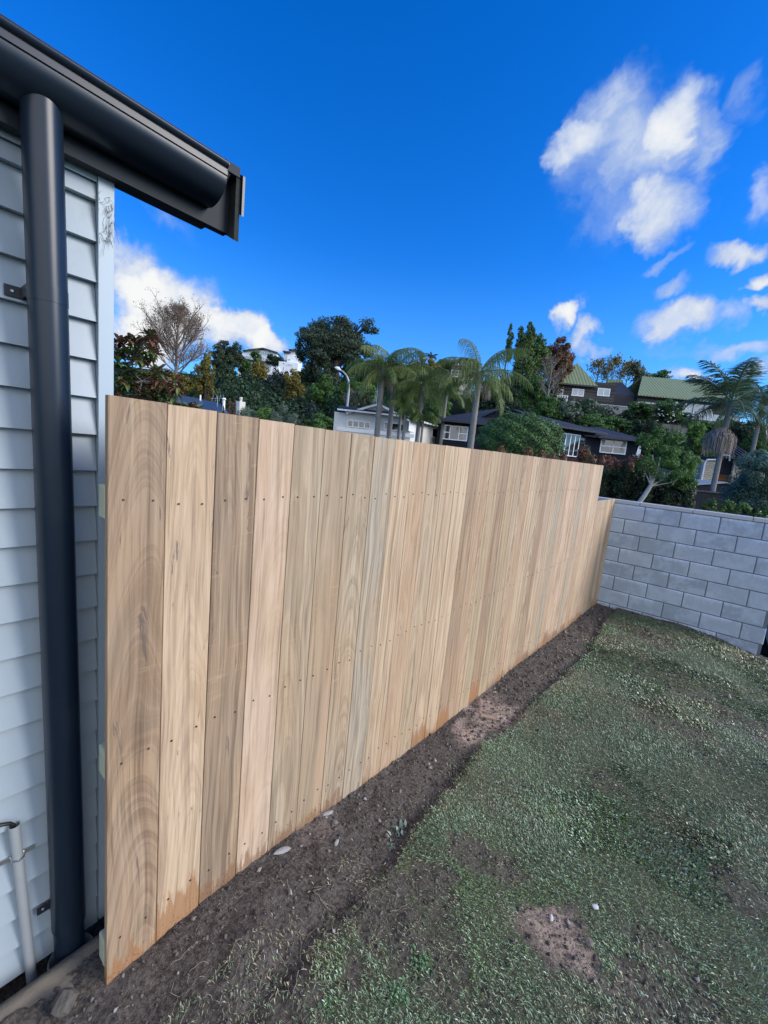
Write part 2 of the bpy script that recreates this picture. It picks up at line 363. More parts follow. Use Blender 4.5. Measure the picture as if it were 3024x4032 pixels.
def woodmat():
    m, gg, b = newmat('hardwood_palings')
    uv = gg.n('ShaderNodeUVMap'); uv.uv_map = 'UVMap'
    s = gg.sep(uv.outputs[0]); u, v = s[0], s[1]
    sd = gg.n('ShaderNodeAttribute'); sd.attribute_name = 'seed'; sv = gg.sep(sd.outputs['Vector']); r1, r2, r3 = sv[0], sv[1], sv[2]
    off = gg.m('MULTIPLY', r1, 91.0)
    # slow wander of the grain
    wn1 = gg.noise(gg.comb(gg.m('MULTIPLY', u, 3.0), gg.m('MULTIPLY', v, 1.3), off), 1.0, 2, 0.5)
    uc = gg.m('ADD', 0.02, gg.m('MULTIPLY', r2, 0.11))
    du = gg.m('SUBTRACT', gg.m('ADD', u, gg.m('MULTIPLY', gg.m('SUBTRACT', wn1, 0.5), 0.10)), uc)
    kb = gg.m('ADD', 25.0, gg.m('MULTIPLY', r3, 170.0))
    ka = gg.mr(r2, 0.25, 0.9, 0.25, 2.3)
    gf = gg.m('ADD', gg.m('MULTIPLY', gg.m('MULTIPLY', du, du), kb), gg.m('MULTIPLY', v, ka))
    gf = gg.m('ADD', gf, gg.m('MULTIPLY', wn1, 1.1))
    rst = gg.mr(gg.m('FRACT', gg.m('MULTIPLY', r3, 3.7)), 0.1, 0.8, 0.15, 0.55)
    # rings: smooth 1-d noise over the contour field
    rg = gg.noise(gg.comb(gg.m('MULTIPLY', gf, 5.5), off, 0.0), 1.0, 6, 0.68)
    # straight fine streaks and pores
    st = gg.noise(gg.comb(gg.m('MULTIPLY', gg.m('ADD', u, gg.m('MULTIPLY', wn1, 0.05)), 110.0), gg.m('MULTIPLY', v, 2.2), off), 1.0, 5, 0.65)
    st2 = gg.noise(gg.comb(gg.m('MULTIPLY', gg.m('ADD', u, gg.m('MULTIPLY', wn1, 0.08)), 48.0), gg.m('MULTIPLY', v, 1.1), gg.m('ADD', off, 5.0)), 1.0, 6, 0.7)
    blotch = gg.noise(gg.comb(gg.m('MULTIPLY', u, 6.0), gg.m('MULTIPLY', v, 1.8), gg.m('ADD', off, 9.0)), 1.0, 4, 0.6)
    fid = gg.noise(gg.comb(gg.m('MULTIPLY', u, 9.0), gg.m('MULTIPLY', v, 75.0), gg.m('ADD', off, 3.0)), 1.0, 3, 0.6)
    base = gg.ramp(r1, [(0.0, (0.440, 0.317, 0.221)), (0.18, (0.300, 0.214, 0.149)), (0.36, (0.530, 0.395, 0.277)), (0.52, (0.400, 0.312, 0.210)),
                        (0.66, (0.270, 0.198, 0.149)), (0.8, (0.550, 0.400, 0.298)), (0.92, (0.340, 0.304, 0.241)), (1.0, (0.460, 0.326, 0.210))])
    c = gg.mix(gg.mr(blotch, 0.35, 0.68), base, gg.mix(0.5, base, (0.38, 0.25, 0.15)))
    c = gg.mix(gg.m('MULTIPLY', gg.mr(rg, 0.44, 0.58), rst), gg.mix(1.0, c, (1.16, 1.15, 1.10), 'MULTIPLY'), gg.mix(1.0, c, (0.66, 0.62, 0.57), 'MULTIPLY'))
    c = gg.mix(gg.m('MULTIPLY', gg.mr(st2, 0.46, 0.64), gg.m('ADD', .40, gg.m('MULTIPLY', r3, .40))), c, gg.mix(1.0, c, (0.56, 0.54, 0.55), 'MULTIPLY'))
    c = gg.mix(gg.m('MULTIPLY', gg.mr(st2, 0.48, 0.28), 0.40), c, (0.56, 0.45, 0.31))
    c = gg.mix(gg.m('MULTIPLY', gg.mr(st, 0.46, 0.72), 0.75), c, gg.mix(1.0, c, (0.5, 0.48, 0.46), 'MULTIPLY'))
    c = gg.mix(gg.m('MULTIPLY', gg.mr(fid, 0.55, 0.75), gg.m('MULTIPLY', gg.mr(blotch, 0.5, 0.65), 0.30)), c, (0.52, 0.43, 0.30))
    # dark gum veins on some boards
    gv = gg.noise(gg.comb(gg.m('MULTIPLY', u, 30.0), gg.m('MULTIPLY', v, 4.0), gg.m('ADD', off, 2.0)), 1.0, 6, 0.7, 0.8)
    gm = gg.m('MULTIPLY', gg.mr(gv, 0.62, 0.67), gg.m('GREATER_THAN', gg.m('FRACT', gg.m('MULTIPLY', r3, 7.31)), 0.6))
    c = gg.mix(gg.m('MULTIPLY', gm, 0.7), c, (0.11, 0.085, 0.075))
    # soft pinkish tint patches
    pk = gg.noise(gg.comb(gg.m('MULTIPLY', u, 14.0), gg.m('MULTIPLY', v, 0.7), gg.m('ADD', off, 21.0)), 1.0, 2, 0.5)
    c = gg.mix(gg.m('MULTIPLY', gg.mr(pk, 0.58, 0.8), 0.35), c, (0.50, 0.31, 0.20))
    # damp tannin stain creeping up from the soil
    h = gg.n('ShaderNodeAttribute'); h.attribute_name = 'hgt'
    edge = gg.noise(gg.comb(gg.m('MULTIPLY', u, 40.0), gg.m('MULTIPLY', v, 5.0), off), 1.0, 6, 0.7)
    lim = gg.m('ADD', gg.m('MULTIPLY', gg.m('POWER', gg.m('FRACT', gg.m('MULTIPLY', r1, 13.7)), 2.0), 0.16), gg.m('MULTIPLY', gg.m('SUBTRACT', edge, 0.42), 0.40))
    wet = gg.mr(gg.m('SUBTRACT', lim, h.outputs['Fac']), -0.018, 0.03)
    c = gg.mix(gg.m('MULTIPLY', wet, 0.72), c, gg.mix(gg.mr(r1, 0.2, 0.8), (0.33, 0.150, 0.055), (0.20, 0.105, 0.055)))
    mud = gg.noise(gg.comb(u, v, off), 120.0, 3, 0.6)
    c = gg.mix(gg.m('MULTIPLY', gg.m('GREATER_THAN', mud, gg.m('ADD', 0.60, gg.m('MULTIPLY', h.outputs['Fac'], 1.1))), 0.75), c, (0.10, 0.075, 0.055))
    gg.put(b.inputs['Base Color'], c); b.inputs['Roughness'].default_value = 0.62; b.inputs['Specular IOR Level'].default_value = 0.3
    bump(gg, b, gg.m('ADD', st, gg.m('MULTIPLY', rg, 0.5)), 0.12, 0.004)
    return m
M['wood'] = woodmat()

def blockmat():
    m, gg, b = newmat('concrete_blocks')
    tcn = gg.n('ShaderNodeNewGeometry').outputs['Position']; s = gg.sep(tcn)
    at = gg.n('ShaderNodeAttribute'); at.attribute_name = 'seed'; sv = gg.sep(at.outputs['Vector'])
    base = gg.mix(sv[0], (0.37, 0.445, 0.52), (0.50, 0.585, 0.665))
    n = gg.noise(tcn, 7.0, 6, 0.7); base = gg.mix(gg.m('MULTIPLY', gg.mr(n, 0.42, 0.62), 0.7), base, (0.58, 0.68, 0.77))
    sp = gg.noise(tcn, 160.0, 3, 0.7); base = gg.mix(gg.m('MULTIPLY', gg.mr(sp, 0.52, 0.72), 0.5), base, (0.16, 0.19, 0.22))
    # lime bloom running down from the bed joints
    cz = gg.m('FRACT', gg.m('DIVIDE', gg.m('SUBTRACT', 1.296, s[2]), 0.2066))
    run = gg.noise(gg.comb(gg.m('MULTIPLY', s[0], 34.0), gg.m('MULTIPLY', s[2], 2.0), 0.0), 1.0, 3, 0.6)
    patch = gg.noise(tcn, 2.6, 3, 0.5)
    below = gg.mr(gg.m('ADD', cz, gg.m('MULTIPLY', run, 0.35)), 0.42, 0.12)
    above = gg.mr(cz, 0.80, 1.0)
    ef = gg.m('MULTIPLY', gg.m('MAXIMUM', below, gg.m('MULTIPLY', above, 0.55)), gg.mr(patch, 0.42, 0.54))
    base = gg.mix(gg.m('MULTIPLY', ef, 0.9), base, (0.70, 0.82, 0.98))
    gg.put(b.inputs['Base Color'], base); b.inputs['Roughness'].default_value = 0.88
    bump(gg, b, gg.m('ADD', sp, gg.m('MULTIPLY', n, 0.8)), 0.9, 0.012); return m
M['block'] = blockmat()
M['mortar'] = simple('mortar', (0.15, 0.175, 0.20), 0.95, var=0.3, scale=30, bmp=0.4)

def soilmat():
    m, gg, b = newmat('soil_and_turf')
    pos = gg.n('ShaderNodeNewGeometry').outputs['Position']
    at = gg.n('ShaderNodeAttribute'); at.attribute_name = 'soil'; gk = at.outputs['Fac']
    ad = gg.n('ShaderNodeAttribute'); ad.attribute_name = 'dry'
    n1 = gg.noise(pos, 9.0, 6, 0.7); n2 = gg.noise(pos, 70.0, 5, 0.7); n3 = gg.noise(pos, 260.0, 3, 0.7)
    soil = gg.mix(gg.mr(n2, 0.35, 0.7), (0.060, 0.049, 0.040), (0.20, 0.168, 0.138))
    soil = gg.mix(gg.m('MULTIPLY', gg.mr(n1, 0.45, 0.7), 0.5), soil, (0.18, 0.155, 0.135))
    soil = gg.mix(gg.m('MULTIPLY', gg.mr(n3, 0.62, 0.72), 0.6), soil, (0.34, 0.31, 0.28))
    soil = gg.mix(gg.m('MULTIPLY', ad.outputs['Fac'], gg.mr(n2, 0.25, 0.6)), soil, (0.62, 0.46, 0.36))
    turf = gg.mix(gg.mr(n2, 0.35, 0.65), (0.070, 0.085, 0.042), (0.165, 0.175, 0.10))
    turf = gg.mix(gg.mr(n1, 0.5, 0.75), turf, (0.19, 0.155, 0.105))
    gg.put(b.inputs['Base Color'], gg.mix(gk, turf, soil)); b.inputs['Roughness'].default_value = 0.92
    b.inputs['Specular IOR Level'].default_value = 0.25
    bump(gg, b, gg.m('ADD', gg.m('MULTIPLY', n2, 1.0), gg.m('MULTIPLY', n3, 0.4)), 0.8, 0.02); return m
M['soil'] = soilmat()
def blademat():
    m, gg, b = newmat('lawn_leaves')
    at = gg.n('ShaderNodeAttribute'); at.attribute_name = 'var'
    c = gg.ramp(at.outputs['Fac'], [(0.0, (0.062, 0.108, 0.050)), (0.3, (0.175, 0.270, 0.135)), (0.55, (0.35, 0.50, 0.31)), (0.70, (0.21, 0.36, 0.08)),
                                    (0.78, (0.24, 0.22, 0.11)), (0.90, (0.40, 0.36, 0.22)), (1.0, (0.60, 0.62, 0.50))])
    gg.put(b.inputs['Base Color'], c); b.inputs['Roughness'].default_value = 0.42; b.inputs['Specular IOR Level'].default_value = 0.55
    return m
M['blade'] = blademat()
M['hill'] = simple('hillside_scrub', (0.012, 0.018, 0.008), 0.95, var=0.5, scale=0.6, spec=.1)
M['paving'] = simple('stone_paving', (0.30, 0.30, 0.28), 0.85, var=0.3, scale=8.0, bmp=0.4)

# ------------------------------------------------------------------ ground
def base_z(x, y):
    """height of the ground in the yard (world z, eye at 1.7)"""
    ys = [-3, .38, .67, 1.1, 1.7, 2.6, 4.5, 6.65, 9]; zs = [.0, .0, .028, .02, -.012, -.05, -.085, -.10, -.10]
    zl = np.interp(y, ys, zs)
    # lawn falls away to the far right corner
    k = np.clip((y - 3.5) / 3.1, 0, 1); fall = np.interp(x, [-1.216, -.927, -.613, -.293, -.02, .306, .433, .6, 1.5, 4], [-.053, -.066, -.072, -.060, -.072, -.120, -.165, -.185, -.33, -.5])
    k2 = np.clip((y - 2.0) / 4.65, 0, 1)
    right = 0
    return zl + k * fall + right
def trench_edge(y):
    return -0.87 + 0.05 * (fbm(y * 3.0, y * 0 + 2.2, 3, 5) - .5) * 2 + 0.04 * np.sin(y * 1.9) - 0.06 * np.clip((y - 5.2), 0, 2)
PATCH = []   # (px, py, rx_m, ry_m, amount) bare soil patches, worked out on the ground
def gp(px, py): p = onZ(px, py, 0.0); return float(p[0]), float(p[1])
for (px, py, r, a) in [(1870, 3370, .11, .8), (1720, 3520, .13, .75), (1980, 3420, .10, .7), (1500, 3650, .18, .8), (1250, 3600, .16, .8), (1050, 3780, .2, .75),
                       (800, 3900, .25, .85), (1750, 3800, .14, .6), (2250, 3690, .14, .9), (2150, 3650, .10, .8), (2520, 3850, .12, .7), (2620, 3750, .10, .5),
                       (2990, 2810, .28, .6), (2400, 3060, .12, .5), (2600, 2480, .3, .5), (2000, 3120, .18, .35), (2700, 3980, .16, .6), (2960, 3500, .12, .6), (1950, 3950, .10, .4)]:
    x, y = gp(px, py); PATCH.append((x, y, r, a))
def soil_mask(x, y):
    e = trench_edge(y); n = fbm(x * 9, y * 9, 4, 3) - .5; n2 = fbm(x * 28, y * 28, 3, 8) - .5
    s = np.clip((e + n * .13 + n2 * .10 - x) / .05 + .5, 0, 1)
    # loose soil spreads widely in the near corner
    near = .55 * np.clip((1.0 - y) / .35, 0, 1) * np.clip((-.42 + .25 * (1.2 - y) - x) / .15, 0, 1)
    s = np.maximum(s, near * np.clip(.75 + n * 2.2, 0, 1))
    for (px, py, r, a) in PATCH:
        d = np.sqrt((x - px) ** 2 + (y - py) ** 2) / r
        s = np.maximum(s, a * np.clip((1.15 - d + n * 1.6 + n2 * .8) * 2.0, 0, 1))
    # a thin bare strip against the block wall
    s = np.maximum(s, np.clip((y - 6.50 + n * .15) / .06, 0, 1) * .9)
    thin = np.clip((fbm(x * 1.7, y * 1.7, 3, 21) - .50) * 5, 0, 1) * .45
    return np.clip(np.maximum(s, thin * (.6 + n * 1.5)), 0, 1)
def dry_mask(x, y):
    d = np.zeros_like(x)
    for (px, py, r, a) in [(1960, 2780, .22, 1.0), (1860, 2850, .14, .9), (2200, 3640, .15, .9), (2300, 3720, .13, .8), (1900, 2700, .2, .3), (1250, 3240, .12, .25)]:
        cx, cy = gp(px, py); q = np.sqrt((x - cx) ** 2 + (y - cy) ** 2) / r
        d = np.maximum(d, a * np.clip(1.2 - q + (fbm(x * 14, y * 14, 4, 31) - .5) * 1.8, 0, 1))
    return np.clip(d, 0, 1)
def ground_z(x, y, soil=None):
    z = base_z(x, y)
    e = trench_edge(y); t = np.clip((x - e) / .05 + .5, 0, 1); t = t * t * (3 - 2 * t)
    lip = .028 * np.clip((y - 1.0) / .6, .15, 1)
    z = z - lip * (1 - t) - .012 * np.exp(-((x - e + .05) / .045) ** 2)
    z = z + .03 * (fbm(x * 2.2, y * 2.2, 3, 1) - .5)
    s = soil_mask(x, y) if soil is None else soil
    z = z + s * (.030 * (fbm(x * 16, y * 16, 5, 2) - .5) + .012 * (fbm(x * 60, y * 60, 3, 4) - .5)) + (1 - s) * .010 * (fbm(x * 40, y * 40, 3, 6) - .5)
    # drop into the dark slot between the kerb and the house
    z = np.where(x < -1.385, np.where(y < .50, z - .16, z), z)
    return z
def grid(x0, x1, y0, y1, st):
    xs = np.arange(x0, x1 + st * .5, st); ys = np.arange(y0, y1 + st * .5, st)
    X, Y = np.meshgrid(xs, ys); nx, ny = len(xs), len(ys)
    i = np.arange(nx * ny).reshape(ny, nx)
    F = np.stack([i[:-1, :-1], i[:-1, 1:], i[1:, 1:], i[1:, :-1]], -1).reshape(-1, 4)
    return X.ravel(), Y.ravel(), F
X, Y, F = grid(-1.62, 2.6, -0.2, 6.70, 0.0125)
S = soil_mask(X, Y); Z = ground_z(X, Y, S)
lawn = mkobj('lawn_ground', np.stack([X, Y, Z], 1), F, M['soil'],
             attrs={'soil': ('POINT', 'FLOAT', S), 'dry': ('POINT', 'FLOAT', dry_mask(X, Y))}, smooth=True)
tag(lawn, kind='structure')
# the rest of the yard and the land round it, up to the hill
def hill_z(x, y):
    s = x * HF[0] + y * HF[1]; w = x * HR[0] + y * HR[1]
    zr = np.interp(s, [-400, 8, 34, 62, 120, 200, 1500], [-.5, -.5, -.3, 10.2, 18.3, 19.5, 12])
    zl = np.interp(s, [-400, 8, 38, 70, 98, 120, 200, 1500], [-.5, -.5, -.3, 4.0, 11.0, 17.5, 19.5, 12])
    q = np.clip((w / np.maximum(s, 1) + .25) / .35, 0, 1); z = zl * (1 - q) + zr * q
    z = z + (fbm(x * .07, y * .07, 3, 9) - .5) * 2.0 * np.clip((s - 30) / 20, 0, 1)
    side = np.clip((w / np.maximum(s, 1) - .9), 0, 3)
    return z - side * 3 * np.clip((s - 34) / 30, 0, 1)
ss = np.concatenate([np.linspace(-300, -10, 12), np.linspace(-6, 140, 110), np.geomspace(150, 1600, 14)])
ww = np.concatenate([-np.geomspace(1200, 90, 10), np.linspace(-85, 85, 90), np.geomspace(90, 1200, 10)])
SS, WW = np.meshgrid(ss, ww); Xh = SS * HF[0] + WW * HR[0]; Yh = SS * HF[1] + WW * HR[1]
Zh = hill_z(Xh, Yh); i = np.arange(SS.size).reshape(SS.shape)
Fh = np.stack([i[:-1, :-1], i[:-1, 1:], i[1:, 1:], i[1:, :-1]], -1).reshape(-1, 4)
tag(mkobj('hill_terrain', np.stack([Xh.ravel(), Yh.ravel(), Zh.ravel()], 1), Fh[:, ::-1], M['hill'], smooth=True), kind='structure')
# paved strip past the end of the block wall
mb = MB()
for k in range(9):
    for j in range(4):
        a = .74 + j * .42 + random.uniform(-.01, .01); bq = 6.0 + k * .36
        mb.box((a, bq, -.42), (a + .39, bq + .33, -.262 + random.uniform(-.008, .008)))
tag(mb.build('stone_path', M['paving'], bevel=.012), kind='structure')

# ------------------------------------------------------------------ paling fence
FX = -1.222; PIT = 0.1459; Y0 = 0.376
fence = thing('timber_fence', 'tall new hardwood fence of upright palings running from the house corner to the block wall', 'fence', (FX, Y0, 0))
def paling_panel(name, k0, k1, topf, label=None):
    V = []; Fc = []; UV = []; SD = []; HG = []
    for k in range(k0, k1):
        gap = .0022 if k % 3 else .003
        ya = Y0 + k * PIT + gap / 2; yb = Y0 + (k + 1) * PIT - gap / 2
        th = .019; dx = random.uniform(-.0012, .0012); bz = float(base_z(np.array(FX), np.array((ya + yb) / 2))) - .045
        zt = topf((ya + yb) / 2) + random.uniform(-.0012, .0012)
        seed = (random.random(), random.random(), random.random())
        if k > 9: seed = (random.choice([.0, .02, .33, .36, .40, .52, .78, .80, .83, .97, .2, .6, .17, .64, .90]), random.random(), random.random())  # far boards lean to pale tones, painting in the brighter light away from the house
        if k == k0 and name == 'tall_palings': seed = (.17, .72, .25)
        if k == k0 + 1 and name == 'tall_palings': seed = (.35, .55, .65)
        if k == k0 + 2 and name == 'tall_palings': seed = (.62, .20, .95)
        c = .0013   # eased edges
        x1 = FX + dx; x0 = x1 - th
        prof = [(x0, ya), (x1 - c, ya), (x1, ya + c), (x1, yb - c), (x1 - c, yb), (x0, yb)]
        b = len(V); n = len(prof)
        for z in (bz, zt): V += [(px, py, z) for px, py in prof]
        gz = bz + .045; hoff = 0 if k < 7 else random.choice([0, .03, .06, .09])
        uo = random.uniform(0, 3)
        def addf(idx, uvs):
            Fc.append(tuple(b + i for i in idx)); UV.extend(uvs); SD.extend([seed] * len(idx)); HG.extend([V[b + i][2] - gz + hoff for i in idx])
        per = [0]
        for i in range(n): per.append(per[-1] + math.dist(prof[i], prof[(i + 1) % n]))
        for i in range(n):
            j = (i + 1) % n
            ua, ub = per[i] - per[2], per[i + 1] - per[2]
            addf((i, j, n + j, n + i)[::1], [(ua, 0), (ub, 0), (ub, zt - bz), (ua, zt - bz)])
        addf(tuple(range(n, 2 * n)), [(p[1] - ya, (p[0] - x0) * .5 + zt) for p in prof])
        addf(tuple(range(n))[::-1], [(p[1] - ya, 0) for p in prof[::-1]])
    me = bpy.data.meshes.new(name); off = np.array(fence.location)
    me.from_pydata((np.array(V) - off).tolist(), [], Fc); me.update()
    uvl = me.uv_layers.new(name='UVMap'); uvl.data.foreach_set('uv', np.array(UV, np.float32).ravel())
    a = me.attributes.new('seed', 'FLOAT_VECTOR', 'CORNER'); a.data.foreach_set('vector', np.array(SD, np.float32).ravel())
    a = me.attributes.new('hgt', 'FLOAT', 'CORNER'); a.data.foreach_set('value', np.array(HG, np.float32))
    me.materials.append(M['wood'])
    o = bpy.data.objects.new(name, me); COL.objects.link(o); o.parent = fence
    if label: o['label'] = label
    return o
NT, NL = 36, 7
ytall = Y0 + NT * PIT; yend = Y0 + (NT + NL) * PIT
def ztop(y): return 1.7 + float(np.interp(y, [.376, .66, 1.0, 1.5, 3.0, 5.6], [.0735, .072, .0635, .0620, .074, .0885]))
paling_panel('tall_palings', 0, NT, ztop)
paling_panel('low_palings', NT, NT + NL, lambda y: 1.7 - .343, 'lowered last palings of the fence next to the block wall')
for z in (1.50, .735, .085):
    mb = MB(); y1 = yend - .02 if z < 1.3 else ytall - .01
    zl = lambda y: z + (0 if z > .2 else float(base_z(np.array(FX), np.array(y))))
    mb.hexa([(FX - .068, Y0 + .001, z - .045), (FX - .0205, Y0 + .001, z - .045), (FX - .0205, y1, z - .045 - .05 * (z < .2)), (FX - .068, y1, z - .045 - .05 * (z < .2)),
             (FX - .068, Y0 + .001, z + .045), (FX - .0205, Y0 + .001, z + .045), (FX - .0205, y1, z + .045 - .05 * (z < .2)), (FX - .068, y1, z + .045 - .05 * (z < .2))])
    mb.build('rail', M['pine'], fence, bevel=.004)
for y in (1.3, 3.2, 5.1, 6.5):
    MB().box((FX - .17, y - .05, -.5), (FX - .0705, y + .05, 1.6 if y < 5.5 else 1.25)).build('post', M['pine'], fence, bevel=.004)
# screws: countersunk heads with a dark recess, two per paling at each rail
def screw_mesh():
    mb = MB(); k = 8
    mb.tube([(-.001, 0, 0), (.0006, 0, 0)], [.0031, .0031], 10)
    mb.box((.0006, -.0022, -.0006), (.0012, .0022, .0006)); mb.box((.0006, -.0006, -.0022), (.0013, .0006, .0022))
    me = bpy.data.meshes.new('screw'); me.from_pydata([list(v) for v in mb.v], [], mb.f); me.update(); me.materials.append(M['darksteel']); return me
sm = screw_mesh(); spots = []
for k in range(NT + NL):
    for z in (1.50, .745, .10):
        if z > 1.3 and k >= NT: z = 1.25
        for fz in (.24, .76):
            y = Y0 + (k + fz) * PIT + random.uniform(-.004, .004)
            zz = z + random.uniform(-.012, .012)
            if z < .2: zz = float(base_z(np.array(FX), np.array(y))) + .125 + random.uniform(-.015, .015)
            spots.append((y, zz))
spots.sort(key=lambda p: p[0] ** 2 + (p[1] - 1.7) ** 2)
for i, (y, z) in enumerate(spots[:100]):
    o = bpy.data.objects.new('screw', sm); COL.objects.link(o); o.parent = fence
    o.location = (0.0016, y - Y0, z); o.rotation_euler.x = random.uniform(0, 1.5)
mb = MB()
for (y, z) in spots[100:]:
    mb.tube([(FX + .0002, y, z), (FX + .0022, y, z)], [.0034, .0034], 8)
o = mb.build('screws', M['darksteel'], fence); o['kind'] = 'stuff'

# ------------------------------------------------------------------ block wall
wall = thing('block_wall', 'grey concrete block wall with a pale cap crossing the end of the lawn', 'wall', (0, 6.65, 0))
CH = .2066; zt0 = 1.296
V = []; Fq = []; SDb = []
def bx_into(a, b, seed, ch=.006):
    (x0, y0, z0), (x1, y1, z1) = a, b; bb = len(V)
    V.extend([(x0 + ch, y0, z0 + ch), (x1 - ch, y0, z0 + ch), (x1 - ch, y0, z1 - ch), (x0 + ch, y0, z1 - ch),
              (x0, y0 + ch, z0), (x1, y0 + ch, z0), (x1, y0 + ch, z1), (x0, y0 + ch, z1),
              (x0, y1, z0), (x1, y1, z0), (x1, y1, z1), (x0, y1, z1)])
    fs = [(0, 1, 2, 3), (4, 5, 1, 0), (5, 6, 2, 1), (6, 7, 3, 2), (7, 4, 0, 3), (8, 9, 5, 4), (9, 10, 6, 5), (10, 11, 7, 6), (11, 8, 4, 7), (9, 8, 11, 10)]
    for f in fs: Fq.append(tuple(bb + i for i in f)); SDb.extend([seed] * 4)
XE = .60
for r in range(8):
    z1 = zt0 - r * CH; z0 = z1 - CH + .0105
    offx = -.845 if r % 2 == 0 else -1.06
    x = offx - .4068 * 1
    while x < XE - .02:
        a, b = max(x + .005, -1.5), min(x + .4068 - .005, XE if r % 2 == 0 else XE)
        if b - a > .05 and a < XE:
            d = random.uniform(-.0015, .0015)
            bx_into((a, 6.65 + d, z0), (b, 6.84, z1), (random.random(), random.random(), 0))
        x += .4068
ow = mkobj('blockwork', V, Fq, M['block'], wall, attrs={'seed': ('CORNER', 'FLOAT_VECTOR', SDb)})
MB().box((-1.5, 6.656, -.6), (XE - .006, 6.834, zt0 - .004)).build('mortar_bed', M['mortar'], wall)
mb = MB(); x = -1.5
while x < XE:
    b = min(x + .59, XE + .004); mb.box((x, 6.642, zt0 + .007), (b - .006, 6.85, zt0 + .052)); x += .59
mb.build('wall_cap', M['cap'], wall, bevel=.004)
MB().box((-1.5, 6.638, -.60), (XE + .01, 6.86, zt0 - 8 * CH + .0)).build('footing', M['concrete'], wall, bevel=.008)

# ------------------------------------------------------------------ weatherboard house on the left
HXW = -1.5
house = thing('weatherboard_house', 'pale blue-grey weatherboard house corner with charcoal gutter and downpipe at the left', 'house', (HXW, 0.0, 0))
BP = .1075; ztopw = 2.4205
mb = MB(); n = 24; zb = ztopw - .02
z = ztopw
k = 0
while z > -.04:
    z0 = z - BP
    # each board: thin at the top, thick at the drip edge
    mb.hexa([(HXW - .02, -4.0, z0), (HXW + .022, -4.0, z0), (HXW + .022, .4285, z0), (HXW - .02, .4285, z0),
             (HXW - .02, -4.0, z - .0004), (HXW + .0005, -4.0, z - .0004), (HXW + .0005, .4285, z - .0004), (HXW - .02, .4285, z - .0004)])
    z = z0; k += 1
zbot = z
mb.build('weatherboards', M['clad'], house)
mb = MB()
mb.box((HXW - .01, .430, -.04), (HXW + .030, .470, 2.46)); 
mb.build('corner_board', M['cladtrim'], house, bevel=.0015)
MB().box((-6.0, -4.0, zbot), (HXW - .021, .455, 2.45)).build('wall', M['cladtrim'], house)
MB().box((-6.0, -4.0, -.6), (HXW - .12, .35, zbot - .002)).build('subfloor', M['void_shade'], house)
mb = MB(); mb.hexa([(HXW + .002, -4.0, 2.366), (HXW + .024, -4.0, 2.358), (HXW + .024, .4288, 2.358), (HXW + .002, .4288, 2.366),
                    (HXW + .002, -4.0, 2.399), (HXW + .024, -4.0, 2.399), (HXW + .024, .4288, 2.399), (HXW + .002, .4288, 2.399)])
mb.box((HXW + .002, -4.0, 2.401), (HXW + .036, .4288, 2.408))
mb.build('top_moulding', M['cladtrim'], house)
FXX = -1.435
MB().box((FXX - .03, -4.0, 2.372), (FXX, .795, 2.56)).build('fascia', M['charflat'], house)
MB().box((HXW - .12, -4.0, 2.43), (FXX - .031, .795, 2.45)).build('soffit', M['charflat'], house)
# gutter: pressed profile, swept along the eave
prof = [(FXX, 2.420), (-1.425, 2.4165), (-1.405, 2.4135), (-1.385, 2.416), (-1.365, 2.4225), (-1.348, 2.432), (-1.335, 2.444), (-1.327, 2.458), (-1.3235, 2.472),
        (-1.3235, 2.4775), (-1.3195, 2.4795), (-1.3195, 2.490), (-1.3235, 2.4925), (-1.3235, 2.4985), (-1.317, 2.501), (-1.3125, 2.506), (-1.312, 2.512), (-1.317, 2.517), (-1.326, 2.518),
        (-1.331, 2.513), (-1.329, 2.474), (-1.340, 2.446), (-1.37, 2.428), (-1.405, 2.419), (FXX, 2.4255)]
def sweep(prof, y0, y1, caps=True):
    mb = MB(); n = len(prof)
    vs = [(x, y0, z) for x, z in prof] + [(x, y1, z) for x, z in prof]
    fs = [(i, (i + 1) % n, n + (i + 1) % n, n + i) for i in range(n)]
    if caps: fs += [tuple(range(n))[::-1], tuple(range(n, 2 * n))]
    return mb.add(vs, fs)
gut = sweep(prof, -4.0, .722, False).build('gutter', M['charcoal'], house, smooth=True)
ep = [p for p in prof[:19]] + [(FXX, 2.518)]
sweep(ep, .7225, .7245).build('gutter_stop_end', M['charcoal'], gut)
# barge board and its metal capping at the end of the eave
MB().hexa([(FXX - .9, .796, 2.842), (-1.396, .796, 2.345), (-1.396, .812, 2.345), (FXX - .9, .812, 2.842),
           (FXX - .9, .796, 3.03), (-1.396, .796, 2.535), (-1.396, .812, 2.535), (FXX - .9, .812, 3.03)]).build('barge_board', simple('mossy_barge', (0.022, 0.028, 0.026), 0.9, var=0.7, scale=40, bmp=0.3), house)
MB().hexa([(FXX - .9, .8135, 2.92), (-1.386, .8135, 2.425), (-1.386, .822, 2.425), (FXX - .9, .822, 2.92),
           (FXX - .9, .8135, 3.04), (-1.386, .8135, 2.545), (-1.386, .822, 2.545), (FXX - .9, .822, 3.04)]).build('barge_capping', M['charcoal'], house)
mbr = MB(); mbr.hexa([(-1.330, -4.0, 2.530), (-1.395, -4.0, 2.545), (-1.395, .815, 2.545), (-1.330, .70, 2.530),
                      (-1.330, -4.0, 2.533), (-1.395, -4.0, 2.549), (-1.395, .815, 2.549), (-1.330, .70, 2.533)])
mbr = MB().hexa([(-4.0, -4.0, 3.85), (-1.372, -4.0, 2.525), (-1.372, .795, 2.525), (-4.0, .795, 3.85),
                 (-4.0, -4.0, 3.89), (-1.372, -4.0, 2.553), (-1.372, .795, 2.553), (-4.0, .795, 3.89)])
mbr.build('roof', M['charflat'], house)
